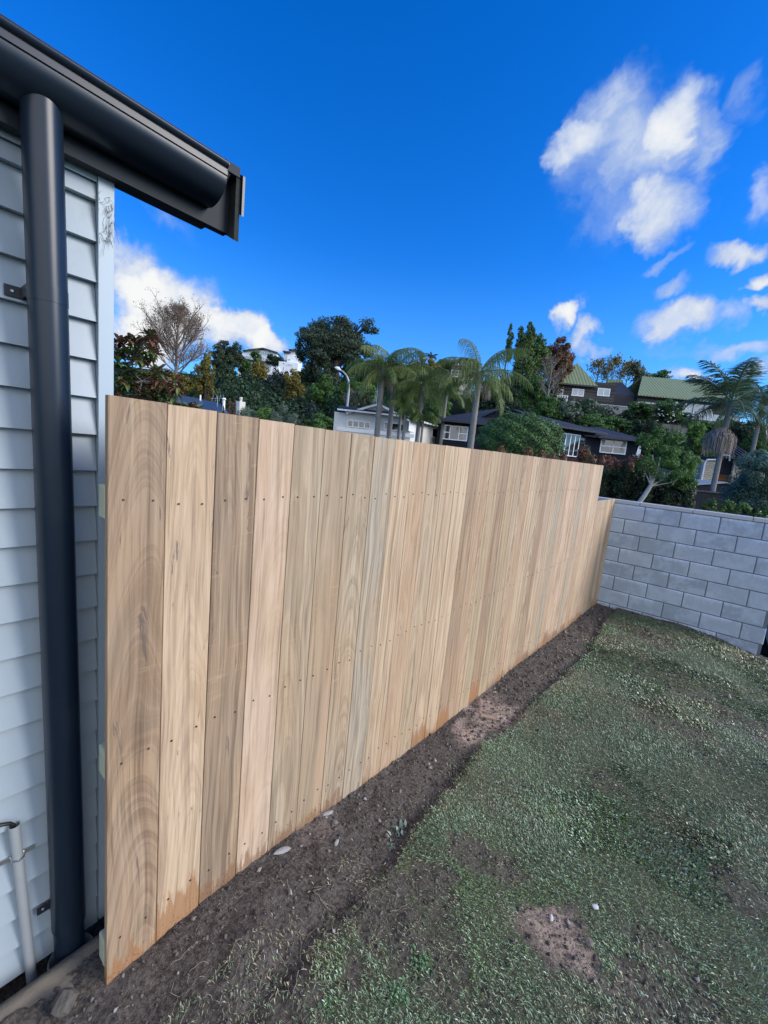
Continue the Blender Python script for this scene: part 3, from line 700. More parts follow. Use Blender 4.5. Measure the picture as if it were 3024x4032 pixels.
# downpipe with joint sleeve and two wall brackets
pt, pb = np.array([-1.392, .292, 2.435]), np.array([-1.434, .337, -.12])
def pp(z): t = (z - pt[2]) / (pb[2] - pt[2]); return pt + (pb - pt) * t
dp = MB().tube([pp(2.435), pp(.08)], [.0405, .0455], 40).build('downpipe', M['charcoal'], house, smooth=True)
MB().tube([pp(2.024), pp(1.988)], [.0424, .0424], 40).build('pipe_sleeve', M['charcoal'], dp, smooth=True)
MB().tube([pp(.085), pp(.081), pp(-.15)], [.0455, .0410, .0410], 40).build('pipe_spigot', M['charcoal'], dp, smooth=True)
for z, ys in ((2.012, -1), (.14, -1)):
    c = pp(z); mb = MB()
    mb.box((HXW + .0222, c[1] - .072, z - .014), (HXW + .0245, c[1] - .02, z + .014))
    mb.box((HXW + .0246, c[1] - .040, z - .014), (c[0] - .012, c[1] - .037, z + .014))
    br = mb.build('bracket', M['darktrim'], dp, bevel=.0015)
    MB().tube([(HXW + .0246, c[1] - .056, z), (HXW + .0275, c[1] - .056, z)], [.0048, .0028], 10).build('bracket_screw', M['steel'], dp)
# cable conduit with a saddle clip and the cable leaving it
ct, cb = np.array([-1.468, .212, .50]), np.array([-1.470, .246, -.16])
cd = MB().tube([ct, ct * .5 + cb * .5, cb], .0135, 20, caps=False).build('conduit', M['pvc'], house, smooth=True)
MB().tube([ct + (0, 0, -.03), ct + (0, 0, .0), ct + (.001, -.010, .013), ct + (.002, -.035, .024), ct + (.002, -.075, .026), ct + (0, -.14, .012), ct + (0, -.3, -.03), ct + (0, -.6, -.05)],
          .0052, 10).build('cable', M['rubber'], cd, smooth=True)
cz = .385; cc = ct + (cb - ct) * ((ct[2] - cz) / (ct[2] - cb[2]))
mb = MB(); mb.tube([cc + (-.02, -.0145, 0), cc + (-.004, -.0145, 0), cc + (.008, -.012, 0), cc + (.0150, 0, 0), cc + (.008, .012, 0), cc + (-.004, .0145, 0), cc + (-.02, .0145, 0)], .0042, 8)
mb.box((HXW + .0222, cc[1] - .042, cz - .007), (HXW + .0245, cc[1] - .012, cz + .007)); mb.box((HXW + .0222, cc[1] + .012, cz - .007), (HXW + .0245, cc[1] + .042, cz + .007))
mb.build('saddle_clip', M['steel'], cd, smooth=True)
# cobweb under the eave at the corner
mbw = MB()
for i in range(26):
    a = Vector((HXW + .030, random.uniform(.432, .468), random.uniform(2.20, 2.34))); pts = [a]
    for j in range(5): a = a + Vector((random.uniform(0, .004), random.uniform(-.008, .008), random.uniform(-.022, .012))); a.x = max(a.x, HXW + .0295); pts.append(a.copy())
    mbw.tube(pts, .0005, 3)
tag(mbw.build('cobweb', simple('dusty_web', (0.12, 0.12, 0.11), 0.9)), 'dusty tangled cobweb on the corner board just under the charcoal eave', 'cobweb')

# drain socket that receives the downpipe
mb = MB(); c = (pb[0] - .0, pb[1] + .004); k = 36
for (r0, r1) in ((.064, .059),):
    vs = []; 
    for z, r in ((-.30, r0), (-.062, r0), (-.056, (r0 + r1) / 2), (-.062, r1), (-.30, r1)):
        vs += [(c[0] + r * math.cos(2 * PI * j / k), c[1] + r * math.sin(2 * PI * j / k), z) for j in range(k)]
    fs = [(a * k + j, a * k + (j + 1) % k, (a + 1) * k + (j + 1) % k, (a + 1) * k + j) for a in range(4) for j in range(k)]
    mb.add(vs, fs)
tag(mb.build('drain_socket', M['whitepvc'], smooth=True), 'round pale plastic drain socket under the foot of the charcoal downpipe', 'drain')

# concrete kerb between house slot and soil: rough hand-poured edge
V = []; Fk = []; ny = 90; prf = [(-1.386, -.30), (-1.384, -.012), (-1.381, -.004), (-1.356, -.003), (-1.350, -.010), (-1.335, -.018), (-1.290, -.022), (-1.255, -.05), (-1.235, -.12)]
for i in range(ny):
    y = -1.2 + 1.66 * i / (ny - 1)
    for j, (px, pz) in enumerate(prf):
        a = 0 if j < 4 else 1
        nn = mnoise.noise(Vector((px * 22, y * 22, 3.0))) * .010 * a + mnoise.noise(Vector((px * 70, y * 60, 1.0))) * .006 * a
        V.append((px + nn * .8, y, pz + nn - .003 * (j == 0) + .012))
np_ = len(prf)
for i in range(ny - 1):
    for j in range(np_ - 1): Fk.append((i * np_ + j, i * np_ + j + 1, (i + 1) * np_ + j + 1, (i + 1) * np_ + j))
Fk.append(tuple(range((ny - 1) * np_, ny * np_)))
tag(mkobj('concrete_kerb', V, Fk, M['concrete'], smooth=True), 'rough dirty concrete kerb beside the dark slot under the house wall', 'kerb')

# ------------------------------------------------------------------ things lying on the ground
def rock(name, pos, size, flat, mat, label, cat, rot=0, sharp=.25, group=None):
    import bmesh
    bm = bmesh.new(); bmesh.ops.create_icosphere(bm, subdivisions=2, radius=1)
    rs = random.uniform(0, 50)
    for v in bm.verts:
        k = 1 + sharp * mnoise.noise(v.co * 1.3 + Vector((rs, 0, 0)))
        v.co = Vector((v.co.x * size[0] * k, v.co.y * size[1] * k, v.co.z * size[2] * k))
        q = .35 * min(size); 
    bmesh.ops.rotate(bm, verts=bm.verts, cent=(0, 0, 0), matrix=Matrix.Rotation(rot, 3, 'Z') @ Matrix.Rotation(flat, 3, 'X'))
    me = bpy.data.meshes.new(name); bm.to_mesh(me); bm.free(); me.materials.append(mat)
    o = bpy.data.objects.new(name, me); COL.objects.link(o); o.location = pos; return tag(o, label, cat, group)
def gpos(px, py, dz=0.0):
    x, y = gp(px, py)
    for _ in range(4):
        z = float(ground_z(np.array([x]), np.array([y]))[0]); p = onZ(px, py, z); x, y = float(p[0]), float(p[1])
    return (x, y, z + dz)
stone = simple('pale_stone', (0.34, 0.33, 0.31), 0.8, var=0.2, scale=30, bmp=0.3)
whites = simple('white_chip', (0.62, 0.61, 0.60), 0.6, var=0.1, scale=30)
brownst = simple('brown_stone', (0.20, 0.17, 0.14), 0.85, var=0.3, scale=30, bmp=0.3)
rock('stone', gpos(1112, 3352, .004), (.040, .012, .006), .25, stone, 'long flat pale stone lying against the foot of the third and fourth palings', 'stone', 1.15)
rock('stone', gpos(1290, 3205, .004), (.030, .011, .007), .1, stone, 'slim grey stone splinter at the fence foot near two small chips', 'stone', 1.2)
rock('stone', gpos(1320, 3240, .004), (.013, .012, .007), .1, brownst, 'small squarish brown stone on the soil beside the slim splinter', 'stone', .2)
rock('stone', gpos(1437, 3148, .004), (.010, .008, .005), .0, stone, 'small pale pebble on bare soil close to the fence', 'stone', .5)
rock('stone', gpos(1325, 3320, .004), (.009, .016, .005), .2, stone, 'greyish oval pebble in the middle of the dug soil strip', 'stone', .3)
rock('stone', gpos(2343, 3578, .010), (.013, .011, .003), .1, whites, 'white flat chip lying on the lawn at lower right', 'stone', .5)
rock('stone', gpos(2170, 3622, .010), (.006, .013, .004), .1, whites, 'narrow white chip at the edge of the dry bare patch', 'stone', .4)
rock('stone', gpos(2318, 3718, .008), (.017, .014, .009), .1, brownst, 'rounded tan stone half sunk beside the dry bare patch', 'stone', .4)
rock('stone', gpos(255, 3960, .010), (.028, .035, .026), .2, simple('lump', (0.11, 0.095, 0.078), .9, var=.3, scale=20, bmp=.5), 'large rough lump of concrete in the soil beside the kerb', 'stone', .4, .5)
rock('stone', gpos(2788, 2498, .010), (.022, .010, .010), .1, whites, 'white pebble at the foot of the block wall', 'stone', .1)
offc = simple('offcut_wood', (0.42, 0.30, 0.20), 0.7, var=0.15, scale=20)
def offcut(px, py, sx, sy, sz, rot, label):
    p = gpos(px, py, .0); c, s_ = math.cos(rot), math.sin(rot); mb = MB(); P = []
    for z in (0.0, sz):
        for (a, b) in ((-sx, -sy), (sx, -sy), (sx, sy), (-sx, sy)): P.append((p[0] + a * c - b * s_, p[1] + a * s_ + b * c, p[2] + z + .002 * a / sx))
    mb.hexa(P); tag(mb.build('wood_offcut', offc, bevel=.0015), label, 'wood offcut')
offcut(1915, 2826, .040, .014, .014, .45, 'larger pale wood offcut lying on the sandy patch of the dug strip')
offcut(1948, 2727, .014, .008, .008, .9, 'small wood offcut near the fence beyond the sandy patch')
offcut(2148, 2652, .010, .007, .006, .2, 'tiny pale wood chip at the lawn edge of the dug strip')

# soil clods
def scatter_clods(n, name):
    xs = rng.uniform(-1.25, .3, n * 6); ys = rng.uniform(-.1, 6.6, n * 6)
    s = soil_mask(xs, ys); dens = s * np.clip(1.6 / np.maximum(ys, .5), .12, 1) ** .8
    keep = rng.random(len(xs)) < dens; xs, ys = xs[keep][:n], ys[keep][:n]; n = len(xs)
    zs = ground_z(xs, ys)
    r = (.0016 + .0075 * rng.random(n) ** 7) * np.clip(.8 + ys * .22, 1, 2.0)
    base = np.array([(1, 0, 0), (-1, 0, 0), (0, 1, 0), (0, -1, 0), (0, 0, 1), (0, 0, -1)], float)
    fo = np.array([(0, 2, 4), (2, 1, 4), (1, 3, 4), (3, 0, 4), (2, 0, 5), (1, 2, 5), (3, 1, 5), (0, 3, 5)])
    jit = 1 + rng.uniform(-.45, .45, (n, 6, 1)); P = base[None] * jit + rng.uniform(-.35, .35, (n, 6, 3))
    P = P * r[:, None, None] * rng.uniform(.6, 1.4, (n, 1, 3)); P += np.stack([xs, ys, zs + r * .25], 1)[:, None]
    Fc = (fo[None] + (np.arange(n) * 6)[:, None, None]).reshape(-1, 3)
    m, gg, b = newmat('soil_clods'); at = gg.n('ShaderNodeAttribute'); at.attribute_name = 'var'
    gg.put(b.inputs['Base Color'], gg.ramp(at.outputs['Fac'], [(0, (0.055, 0.046, 0.040)), (.6, (0.12, 0.102, 0.088)), (.92, (0.18, 0.155, 0.135)), (1.0, (0.36, 0.33, 0.30))])); b.inputs['Roughness'].default_value = .95
    o = mkobj(name, P.reshape(-1, 3), Fc, m, attrs={'var': ('FACE', 'FLOAT', np.repeat(rng.random(n), 8))})
    return tag(o, 'loose dark soil clods and crumbs scattered along the dug strip', 'soil', kind='stuff')
scatter_clods(15000, 'soil_clods')

# ------------------------------------------------------------------ lawn leaves
def blades(n_try):
    # denser near the viewer
    xs = rng.uniform(-1.15, 2.2, n_try); ys = rng.uniform(-.1, 6.62, n_try); rad = np.hypot(xs, ys)
    pr = np.clip(1.5 / np.maximum(rad, .6), 0, 1) ** 1.15 * np.where(xs > .45 + .06 * ys, .22, 1.0)
    pr *= np.where(xs * .62 + ys * .0 > (ys - 1.0) , .25, 1.0)
    ok = rng.random(n_try) < pr; xs, ys, rad = xs[ok], ys[ok], rad[ok]
    s = soil_mask(xs, ys); keep = rng.random(len(xs)) < np.maximum(np.clip(1.02 - s, .01, 1) ** 1.5, .26 * np.clip(fbm(xs * 7, ys * 7, 3, 15) * 4 - 1.7, 0, 1) * (xs > -1.0)); xs, ys, s, rad = xs[keep], ys[keep], s[keep], rad[keep]
    n = len(xs); zs = ground_z(xs, ys, s)
    clump = fbm(xs * 5, ys * 5, 3, 41); kind = fbm(xs * 1.3, ys * 1.3, 3, 51)
    L = rng.uniform(.007, .017, n) * (0.70 + 1.0 * clump) * np.clip(.72 + rad * .16, 1, 1.7)
    W = L * np.where(kind > .56, rng.uniform(.25, .42, n), rng.uniform(.10, .20, n))
    az = rng.uniform(0, 2 * PI, n) * .55 + 5.2 * fbm(xs * 1.5, ys * 1.5, 2, 91); tilt = rng.uniform(.25, 1.15, n)
    dx = np.cos(az) * np.cos(tilt); dy = np.sin(az) * np.cos(tilt); dz = np.sin(tilt)
    px, py = -np.sin(az), np.cos(az); roll = rng.uniform(-.5, .5, n)
    D = np.stack([dx, dy, dz], 1); Pp = np.stack([px * np.cos(roll), py * np.cos(roll), np.sin(roll)], 1)
    c0 = np.stack([xs, ys, zs + rng.uniform(0, .006, n)], 1)
    A = c0; B = c0 + D * (L * .55)[:, None] + Pp * (W * .5)[:, None]; T = c0 + D * L[:, None] - np.array([0, 0, 1]) * (L * .25)[:, None]; C_ = c0 + D * (L * .55)[:, None] - Pp * (W * .5)[:, None]
    P = np.stack([A, B, T, C_], 1).reshape(-1, 3); Fc = np.arange(n * 4).reshape(-1, 4)
    tone = fbm(xs * 2.1, ys * 2.1, 4, 61)
    v = .03 + .62 * rng.random(n) ** .9 * (0.1 + 1.7 * tone)
    dryp = np.clip((fbm(xs * 2.2, ys * 2.2, 4, 71) - .48) * 6, 0, 1) * .50 + .06 + .5 * s
    v = np.where(rng.random(n) < dryp, rng.uniform(.74, .93, n), np.clip(v, 0, .7))
    v = np.where(rng.random(n) < .02, 1.0, v)
    return mkobj('grass', P, Fc, M['blade'], attrs={'var': ('FACE', 'FLOAT', v)})
tag(blades(980000), 'short dull green lawn of grass and clover leaves with thin brown patches', 'grass', kind='stuff')
# straw-like stolons on the bare soil
mb = MB()
for i in range(150):
    px, py = random.choice([(1150, 3750), (1500, 3750), (1300, 3550), (900, 3900), (1700, 3600), (1250, 3950)])
    x, y = gp(px + random.gauss(0, 130), py + random.gauss(0, 100))
    if x < -1.15: continue
    pts = []; a = random.uniform(0, 6.28); L = random.uniform(.006, .014)
    for j in range(random.randint(4, 9)):
        z = float(ground_z(np.array([x]), np.array([y]))[0]) + .004 + .004 * math.sin(j * 1.3 + i); pts.append((x, y, z))
        a += random.uniform(-.7, .7); x += L * math.cos(a); y += L * math.sin(a)
    mb.tube(pts, random.uniform(.0006, .0011), 4)
tag(mb.build('dry_runners', simple('straw', (0.26, 0.23, 0.16), .8, var=.3, scale=20)), 'dry straw coloured grass runners strewn over the bare soil', 'dry grass', kind='stuff')
# weed tufts
def weed(px, py, n, L, label, col, wid=.22, flat=.6):
    p = gpos(px, py); P = []; v = []
    for i in range(n):
        az = random.uniform(0, 6.28); t = random.uniform(flat * .3, flat + .5); l = L * random.uniform(.5, 1.1)
        o = np.array(p) + np.array([random.gauss(0, L * .5), random.gauss(0, L * .5), 0]); d = np.array([math.cos(az) * math.cos(t), math.sin(az) * math.cos(t), math.sin(t)])
        s_ = np.array([-math.sin(az), math.cos(az), 0]) * l * wid * .5
        P += [o, o + d * l * .5 + s_, o + d * l - np.array([0, 0, l * .22]), o + d * l * .5 - s_]; v.append(random.random())
    o = mkobj('weed', np.array(P), np.arange(len(P)).reshape(-1, 4), col, attrs={'var': ('FACE', 'FLOAT', v)})
    return tag(o, label, 'weed')
wg = leafmat('weed_leaf', (0.09, 0.12, 0.09), (0.19, 0.24, 0.18), .5, .1); wg2 = leafmat('weed_leaf_green', (0.03, 0.07, 0.025), (0.09, 0.16, 0.07), .45, .1)
weed(1575, 3270, 60, .045, 'grey-green broad leaved weed tuft at the lawn edge halfway along the dug strip', wg, .26, .7)
weed(1530, 3330, 90, .022, 'low spreading pale weed just below the grey-green tuft', wg, .4, .3)
weed(1660, 3790, 70, .032, 'leafy green weed at the bottom edge between bare soil and lawn', wg2, .35, .5)
weed(1570, 3920, 150, .024, 'dense dark green clover clump at the bottom centre', wg2, .5, .3)
weed(2750, 3440, 60, .035, 'darker broad leaved weed standing out in the lawn at right', wg2, .4, .4)
weed(1290, 3960, 40, .022, 'sparse weed sprouting from the soil at the bottom left of the clover clump', wg2, .4, .5)

# ------------------------------------------------------------------ vegetation builders
def leaf_cloud(blobs, size, aspect=.5, clump=.30, K=14, fill=4.5, upbias=.35, seed=0, hang=0.0, shell=.25, vshift=0.0, maxn=26000):
    """leaf-sized faces gathered in clumps through the volume of a crown; blobs = (centre, (ra, rb, rz))"""
    r = np.random.default_rng(seed + 100); P = []; V = []
    for (c, rad) in blobs:
        ra, rb, rz = rad
        n = int(min(maxn, max(60, fill * (PI * max(ra, rb) * rz) / (size * size * aspect * .5))))
        k = max(5, int(K * r.uniform(.8, 1.2)))
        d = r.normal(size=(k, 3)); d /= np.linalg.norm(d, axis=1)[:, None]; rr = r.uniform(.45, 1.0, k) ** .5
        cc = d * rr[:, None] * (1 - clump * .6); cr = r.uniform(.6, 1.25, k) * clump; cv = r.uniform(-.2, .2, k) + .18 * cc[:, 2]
        if clump >= 1: cc = cc * 0; cr = cr * 0 + 1
        idx = r.integers(0, k, n); e = r.normal(size=(n, 3)); e /= np.linalg.norm(e, axis=1)[:, None]
        er = 1 - np.abs(r.normal(0, shell, n)); er = np.where(er < 0, r.random(n), er)
        if clump >= 1:
            lump = .06 * np.sin(e[:, 0] * 9 + seed) * np.sin(e[:, 1] * 8 + 2) + .05 * np.sin(e[:, 2] * 13 + e[:, 0] * 11) + .03 * np.sin(e[:, 0] * 27 + 1) * np.sin(e[:, 2] * 24)
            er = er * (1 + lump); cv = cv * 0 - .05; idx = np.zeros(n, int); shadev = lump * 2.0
        else: shadev = 0
        q = cc[idx] + e * (er * cr[idx])[:, None]
        pos = q * np.array([1, 1, 1]); W = pos[:, :1] * (HR * ra) + pos[:, 1:2] * (HF * rb) + pos[:, 2:3] * np.array([0, 0, rz]) + np.array(c, float)
        nrm = e[:, :1] * HR + e[:, 1:2] * HF + e[:, 2:3] * np.array([0, 0, 1.]) + r.normal(0, .55, (n, 3)); nrm[:, 2] += upbias
        nrm /= np.linalg.norm(nrm, axis=1)[:, None]
        t = np.cross(nrm, r.normal(size=(n, 3))); t /= np.linalg.norm(t, axis=1)[:, None]
        if hang: t = t * (1 - hang) + np.array([0, 0, -1.]) * hang; t /= np.linalg.norm(t, axis=1)[:, None]; 
        b = np.cross(nrm, t); b /= np.maximum(np.linalg.norm(b, axis=1)[:, None], 1e-6)
        s = size * r.uniform(.6, 1.35, n)
        A = W - t * (s * .5)[:, None]; B = W + b * (s * aspect * .5)[:, None]; C_ = W + t * (s * .5)[:, None]; D_ = W - b * (s * aspect * .5)[:, None]
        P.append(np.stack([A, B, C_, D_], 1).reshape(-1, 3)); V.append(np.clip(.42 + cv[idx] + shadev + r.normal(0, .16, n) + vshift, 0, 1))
    P = np.concatenate(P); V = np.concatenate(V)
    return P, np.arange(len(P)).reshape(-1, 4), V
LM = {
 'dark': leafmat('leaf_dark_green', (0.008, 0.018, 0.008), (0.028, 0.052, 0.022)),
 'pohu': leafmat('leaf_pohutukawa', (0.012, 0.022, 0.011), (0.042, 0.062, 0.034), .5),
 'mid': leafmat('leaf_mid_green', (0.016, 0.040, 0.008), (0.060, 0.125, 0.028)),
 'bright': leafmat('leaf_bright_green', (0.03, 0.070, 0.012), (0.12, 0.21, 0.045)),
 'olive': leafmat('leaf_olive', (0.040, 0.040, 0.006), (0.16, 0.135, 0.030)),
 'brown': leafmat('leaf_autumn_brown', (0.040, 0.022, 0.012), (0.13, 0.070, 0.035)),
 'pale_brown': leafmat('leaf_pale_brown', (0.07, 0.048, 0.032), (0.17, 0.125, 0.09)),
 'red': leafmat('leaf_red_tips', (0.05, 0.022, 0.016), (0.17, 0.075, 0.05)),
 'grey': leafmat('leaf_grey_green', (0.035, 0.055, 0.038), (0.11, 0.145, 0.10)),
 'pale': leafmat('leaf_pale_grey_green', (0.040, 0.075, 0.055), (0.10, 0.16, 0.12)),
 'blue': leafmat('leaf_blue_green', (0.010, 0.020, 0.018), (0.030, 0.050, 0.045)),
 'hedge': leafmat('leaf_hedge', (0.010, 0.018, 0.008), (0.045, 0.062, 0.024), .45, .1, tip=(0.24, 0.095, 0.05)),
 'bamboo': leafmat('leaf_columnar', (0.025, 0.045, 0.010), (0.075, 0.115, 0.030)),
 'camellia': leafmat('leaf_glossy_camellia', (0.012, 0.032, 0.010), (0.065, 0.125, 0.030), .5, .12),
 'frond': leafmat('palm_frond_green', (0.040, 0.070, 0.016), (0.115, 0.155, 0.042), .45, .35, tip=(0.20, 0.19, 0.05)),
 'frond2': leafmat('palm_frond_dark', (0.022, 0.045, 0.022), (0.070, 0.11, 0.055), .4, .15, tip=(0.12, 0.14, 0.07)),
 'deadfrond': leafmat('dead_frond', (0.12, 0.095, 0.075), (0.30, 0.25, 0.21), .8, .1),
 'yellowfrond': leafmat('yellowing_frond', (0.22, 0.16, 0.03), (0.38, 0.27, 0.05), .6, .2),
 'magnolia': leafmat('magnolia_leaf', (0.020, 0.042, 0.014), (0.075, 0.12, 0.035), .28, .08, tip=(0.20, 0.21, 0.06)),
 'magbrown': leafmat('magnolia_leaf_underside', (0.035, 0.018, 0.011), (0.13, 0.06, 0.035), .6, .1),
}
def ellip(px, py, hx, hy, D, depth=1.0):
    c = atD(px, py, D); s = D / FPX
    return c, (hx * s, hx * s * depth, hy * s * 1.0)
def ground_at(c): return float(hill_z(np.array(c[0]), np.array(c[1])))
def limbs(mb, base, top, blobs, r0, nl=5, seed=0):
    r = random.Random(seed); base = Vector([float(v) for v in base]); top = Vector([float(v) for v in top])
    pts = [base]; 
    for i in range(1, 5):
        t = i / 4; pts.append(base.lerp(top, t) + Vector((r.uniform(-1, 1), r.uniform(-1, 1), 0)) * r0 * 1.2 * t)
    mb.tube(pts, [r0 * (1 - .16 * i) for i in range(5)], 8)
    for (c, rad) in blobs:
        for j in range(nl):
            a = base.lerp(top, r.uniform(.45, 1.0)); e = Vector([float(v) for v in c]) + Vector([float(v) for v in (HR * rad[0] * r.uniform(-.75, .75))]) + Vector((0, 0, rad[2] * r.uniform(-.2, .8)))
            m_ = a.lerp(e, .5) + Vector((0, 0, -.08 * (e - a).length)); mb.tube([a, m_, e], [r0 * .45, r0 * .3, r0 * .1], 5)
def tree(px, ytop, ybot, hw, D, kind, label, name='tree', cat='tree', extra=(), group=None, size=None, aspect=.55, K=16, clump=.32, trunk='darkbark', fill=4.5, hang=0, seed=None, tr=None, nl=3, shell=.25, lobes=0, upbias=.35):
    seed = seed if seed is not None else int(px * 7 + D)
    if lobes: hw *= 1.16; ytop -= 4; ybot += (ybot - ytop) * .12
    cy = (ytop + ybot) / 2; hy = (ybot - ytop) / 2
    if lobes:
        r = random.Random(seed); blobs = []
        for i in range(lobes):
            t = (i + .5) / lobes; bx_ = px + r.uniform(-.55, .55) * hw * (1.1 if t > .3 else .6); by = ytop + hy * .35 + t * hy * 1.35
            blobs.append(ellip(bx_, by, hw * r.uniform(.50, .72), hy * r.uniform(.36, .52), D + r.uniform(-.5, .5) * hw * D / FPX, 1.0))
        blobs.append(ellip(px, cy + hy * .1, hw * .78, hy * .75, D + .3 * hw * D / FPX))
    else: blobs = [ellip(px, cy, hw, hy, D)]
    for (ex, ey, ehx, ehy) in extra: blobs.append(ellip(ex, ey, ehx, ehy, D + random.uniform(-1, 1) * .02 * D))
    c = atD(px, cy, D); gz = ground_at(c); base = (c[0], c[1], gz)
    t = thing(name, label, cat, base, group)
    sz = size or max(.05, .0042 * D)
    P, F_, V_ = leaf_cloud(blobs, sz, aspect, clump, K, fill, seed=seed, hang=hang, shell=shell, upbias=upbias)
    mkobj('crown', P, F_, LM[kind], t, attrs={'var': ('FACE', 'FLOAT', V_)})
    mb = MB(); limbs(mb, (c[0], c[1], gz - .2), (c[0], c[1], float(c[2])), blobs, tr or max(.08, .12 * hw * D / FPX), nl, seed)
    mb.build('trunk', M[trunk], t, smooth=True)
    return t
def bush(px, ytop, ybot, hw, D, kind, label, name='bush', cat='bush', **kw):
    return tree(px, ytop, ybot, hw, D, kind, label, name=name, cat=cat, nl=2, **kw)
def bare_tree(px, ytop, ybase, hw, D, label, leaves='pale_brown', nleaf=900, depth=7, seed=3, spread=.55, mat='twig', r0=None, split=3, lsz=.0022):
    """fine branching crown with few leaves"""
    r = random.Random(seed); b0 = atD(px, ybase, D); gz = ground_at(b0); t = thing('tree', label, 'tree', (b0[0], b0[1], gz))
    H = (ybase - ytop) * D / FPX; W = hw * D / FPX; mb = MB(); tips = []; B0 = Vector([float(v) for v in b0]); rr0 = r0 or H * .020
    mb.tube([(b0[0], b0[1], gz - .3), B0, B0 + Vector((0, 0, H * .30)), B0 + Vector((W * .03, 0, H * .62)), B0 + Vector((0, W * .03, H * .93))], [rr0 * 1.5, rr0 * 1.25, rr0, rr0 * .55, rr0 * .15], 7)
    def inside(p):
        l = (p - B0); lat = math.hypot(l.x, l.y) / W; z = l.z / H; zc = (z - .56) / .46
        return lat * lat + zc * zc < 1.0
    def twig(p, d, L, rad, lv):
        q = p; pts = [p]; k = 4
        for i in range(k):
            d = (d + Vector((r.uniform(-1, 1), r.uniform(-1, 1), r.uniform(-.3, .9))) * .13).normalized(); q = q + d * (L / k); pts.append(q)
            if lv and i >= 0:
                for c_ in range(2 if lv > 1 else 3):
                    nd = (d + Vector((r.uniform(-1, 1), r.uniform(-1, 1), r.uniform(-.5, .8))) * .75).normalized(); twig(q, nd, L * r.uniform(.38, .55), rad * .5, lv - 1)
            if not inside(q): break
        if len(pts) > 1:
            mb.tube(pts, [rad * (1 - .7 * i / (len(pts) - 1)) for i in range(len(pts))], 4 if lv > 1 else 3, caps=False); tips.append(pts[-1]); tips.append(pts[len(pts) // 2])
    nm = 26 if hw > 60 else 15
    for i in range(nm):
        f = (i + .5) / nm; z = H * (.10 + .72 * f); az = i * 2.4 + r.uniform(-.4, .4); e = .62 + .55 * f + r.uniform(-.12, .12)
        twig(B0 + Vector((0, 0, z)), Vector((math.cos(az) * math.cos(e), math.sin(az) * math.cos(e), math.sin(e))), min(H * .62, H * (1.02 - z / H) / max(.4, math.sin(e)) * 1.0), rr0 * (.55 - .25 * f), 3 if hw > 60 else 2)
    mkobj('trunk', mb.v, mb.f, M[mat], t)
    rr = np.random.default_rng(seed); T = np.array([tuple(q) for q in tips]); idx = rr.integers(0, len(T), nleaf)
    W_ = T[idx] + rr.normal(0, .006 * D, (nleaf, 3)) * .5; s = lsz * D * rr.uniform(.6, 1.4, nleaf)
    t1 = rr.normal(size=(nleaf, 3)); t1 /= np.linalg.norm(t1, axis=1)[:, None]; t2 = np.cross(t1, rr.normal(size=(nleaf, 3))); t2 /= np.linalg.norm(t2, axis=1)[:, None]
    P = np.stack([W_ - t1 * s[:, None], W_ + t2 * s[:, None] * .6, W_ + t1 * s[:, None], W_ - t2 * s[:, None] * .6], 1).reshape(-1, 3)
    mkobj('crown', P, np.arange(len(P)).reshape(-1, 4), LM[leaves], t, attrs={'var': ('FACE', 'FLOAT', rr.random(nleaf))})
    return t

def frond_geo(base, az, el, L, droop, nl=44, leaf=.55, width=.03, hangk=.75, rnd=None, dens=1.0, fan=.35):
    """one pinnate frond: curved rachis and rows of drooping leaflets"""
    r = rnd; pts = []; p = Vector(base); seg = 12; e = el
    h = Vector((math.cos(az), math.sin(az), 0))
    for i in range(seg + 1):
        pts.append(p.copy()); e = el - droop * (i / seg) ** 1.4
        p = p + (h * math.cos(e) + Vector((0, 0, 1)) * math.sin(e)) * (L / seg)
    P = []; V = []
    side0 = Vector((-math.sin(az), math.cos(az), 0)); tone = r.uniform(-.12, .12)
    for i in range(nl):
        t = .14 + .86 * (i + .5) / nl; f = t * seg; k = min(int(f), seg - 1); c = pts[k].lerp(pts[k + 1], f - k); d = (pts[k + 1] - pts[k]).normalized()
        ll = leaf * (math.sin(PI * min(1, .18 + .82 * t)) ** .6 + .15) * r.uniform(.8, 1.15) 
        for sg in (-1, 1):
            sd = (side0 * sg + d * .55 + Vector((0, 0, r.uniform(-.1, fan)))).normalized()
            a = c; b = c + sd * ll * (.50 - .22 * hangk) - Vector((0, 0, hangk * ll * .16)); e_ = b + (sd * (1 - hangk) - Vector((0, 0, hangk)) + d * .15 + Vector((r.uniform(-1, 1), r.uniform(-1, 1), 0)) * .22).normalized() * ll * r.uniform(.45, .75)
            wv = d * width * .5
            P += [a - wv * .6, a + wv * .6, b + wv, b - wv, b - wv, b + wv, e_ + wv * .3, e_ - wv * .3]
            q = min(1, max(0, .4 + tone + r.uniform(-.22, .22))); V += [q, q]
    return pts, P, V
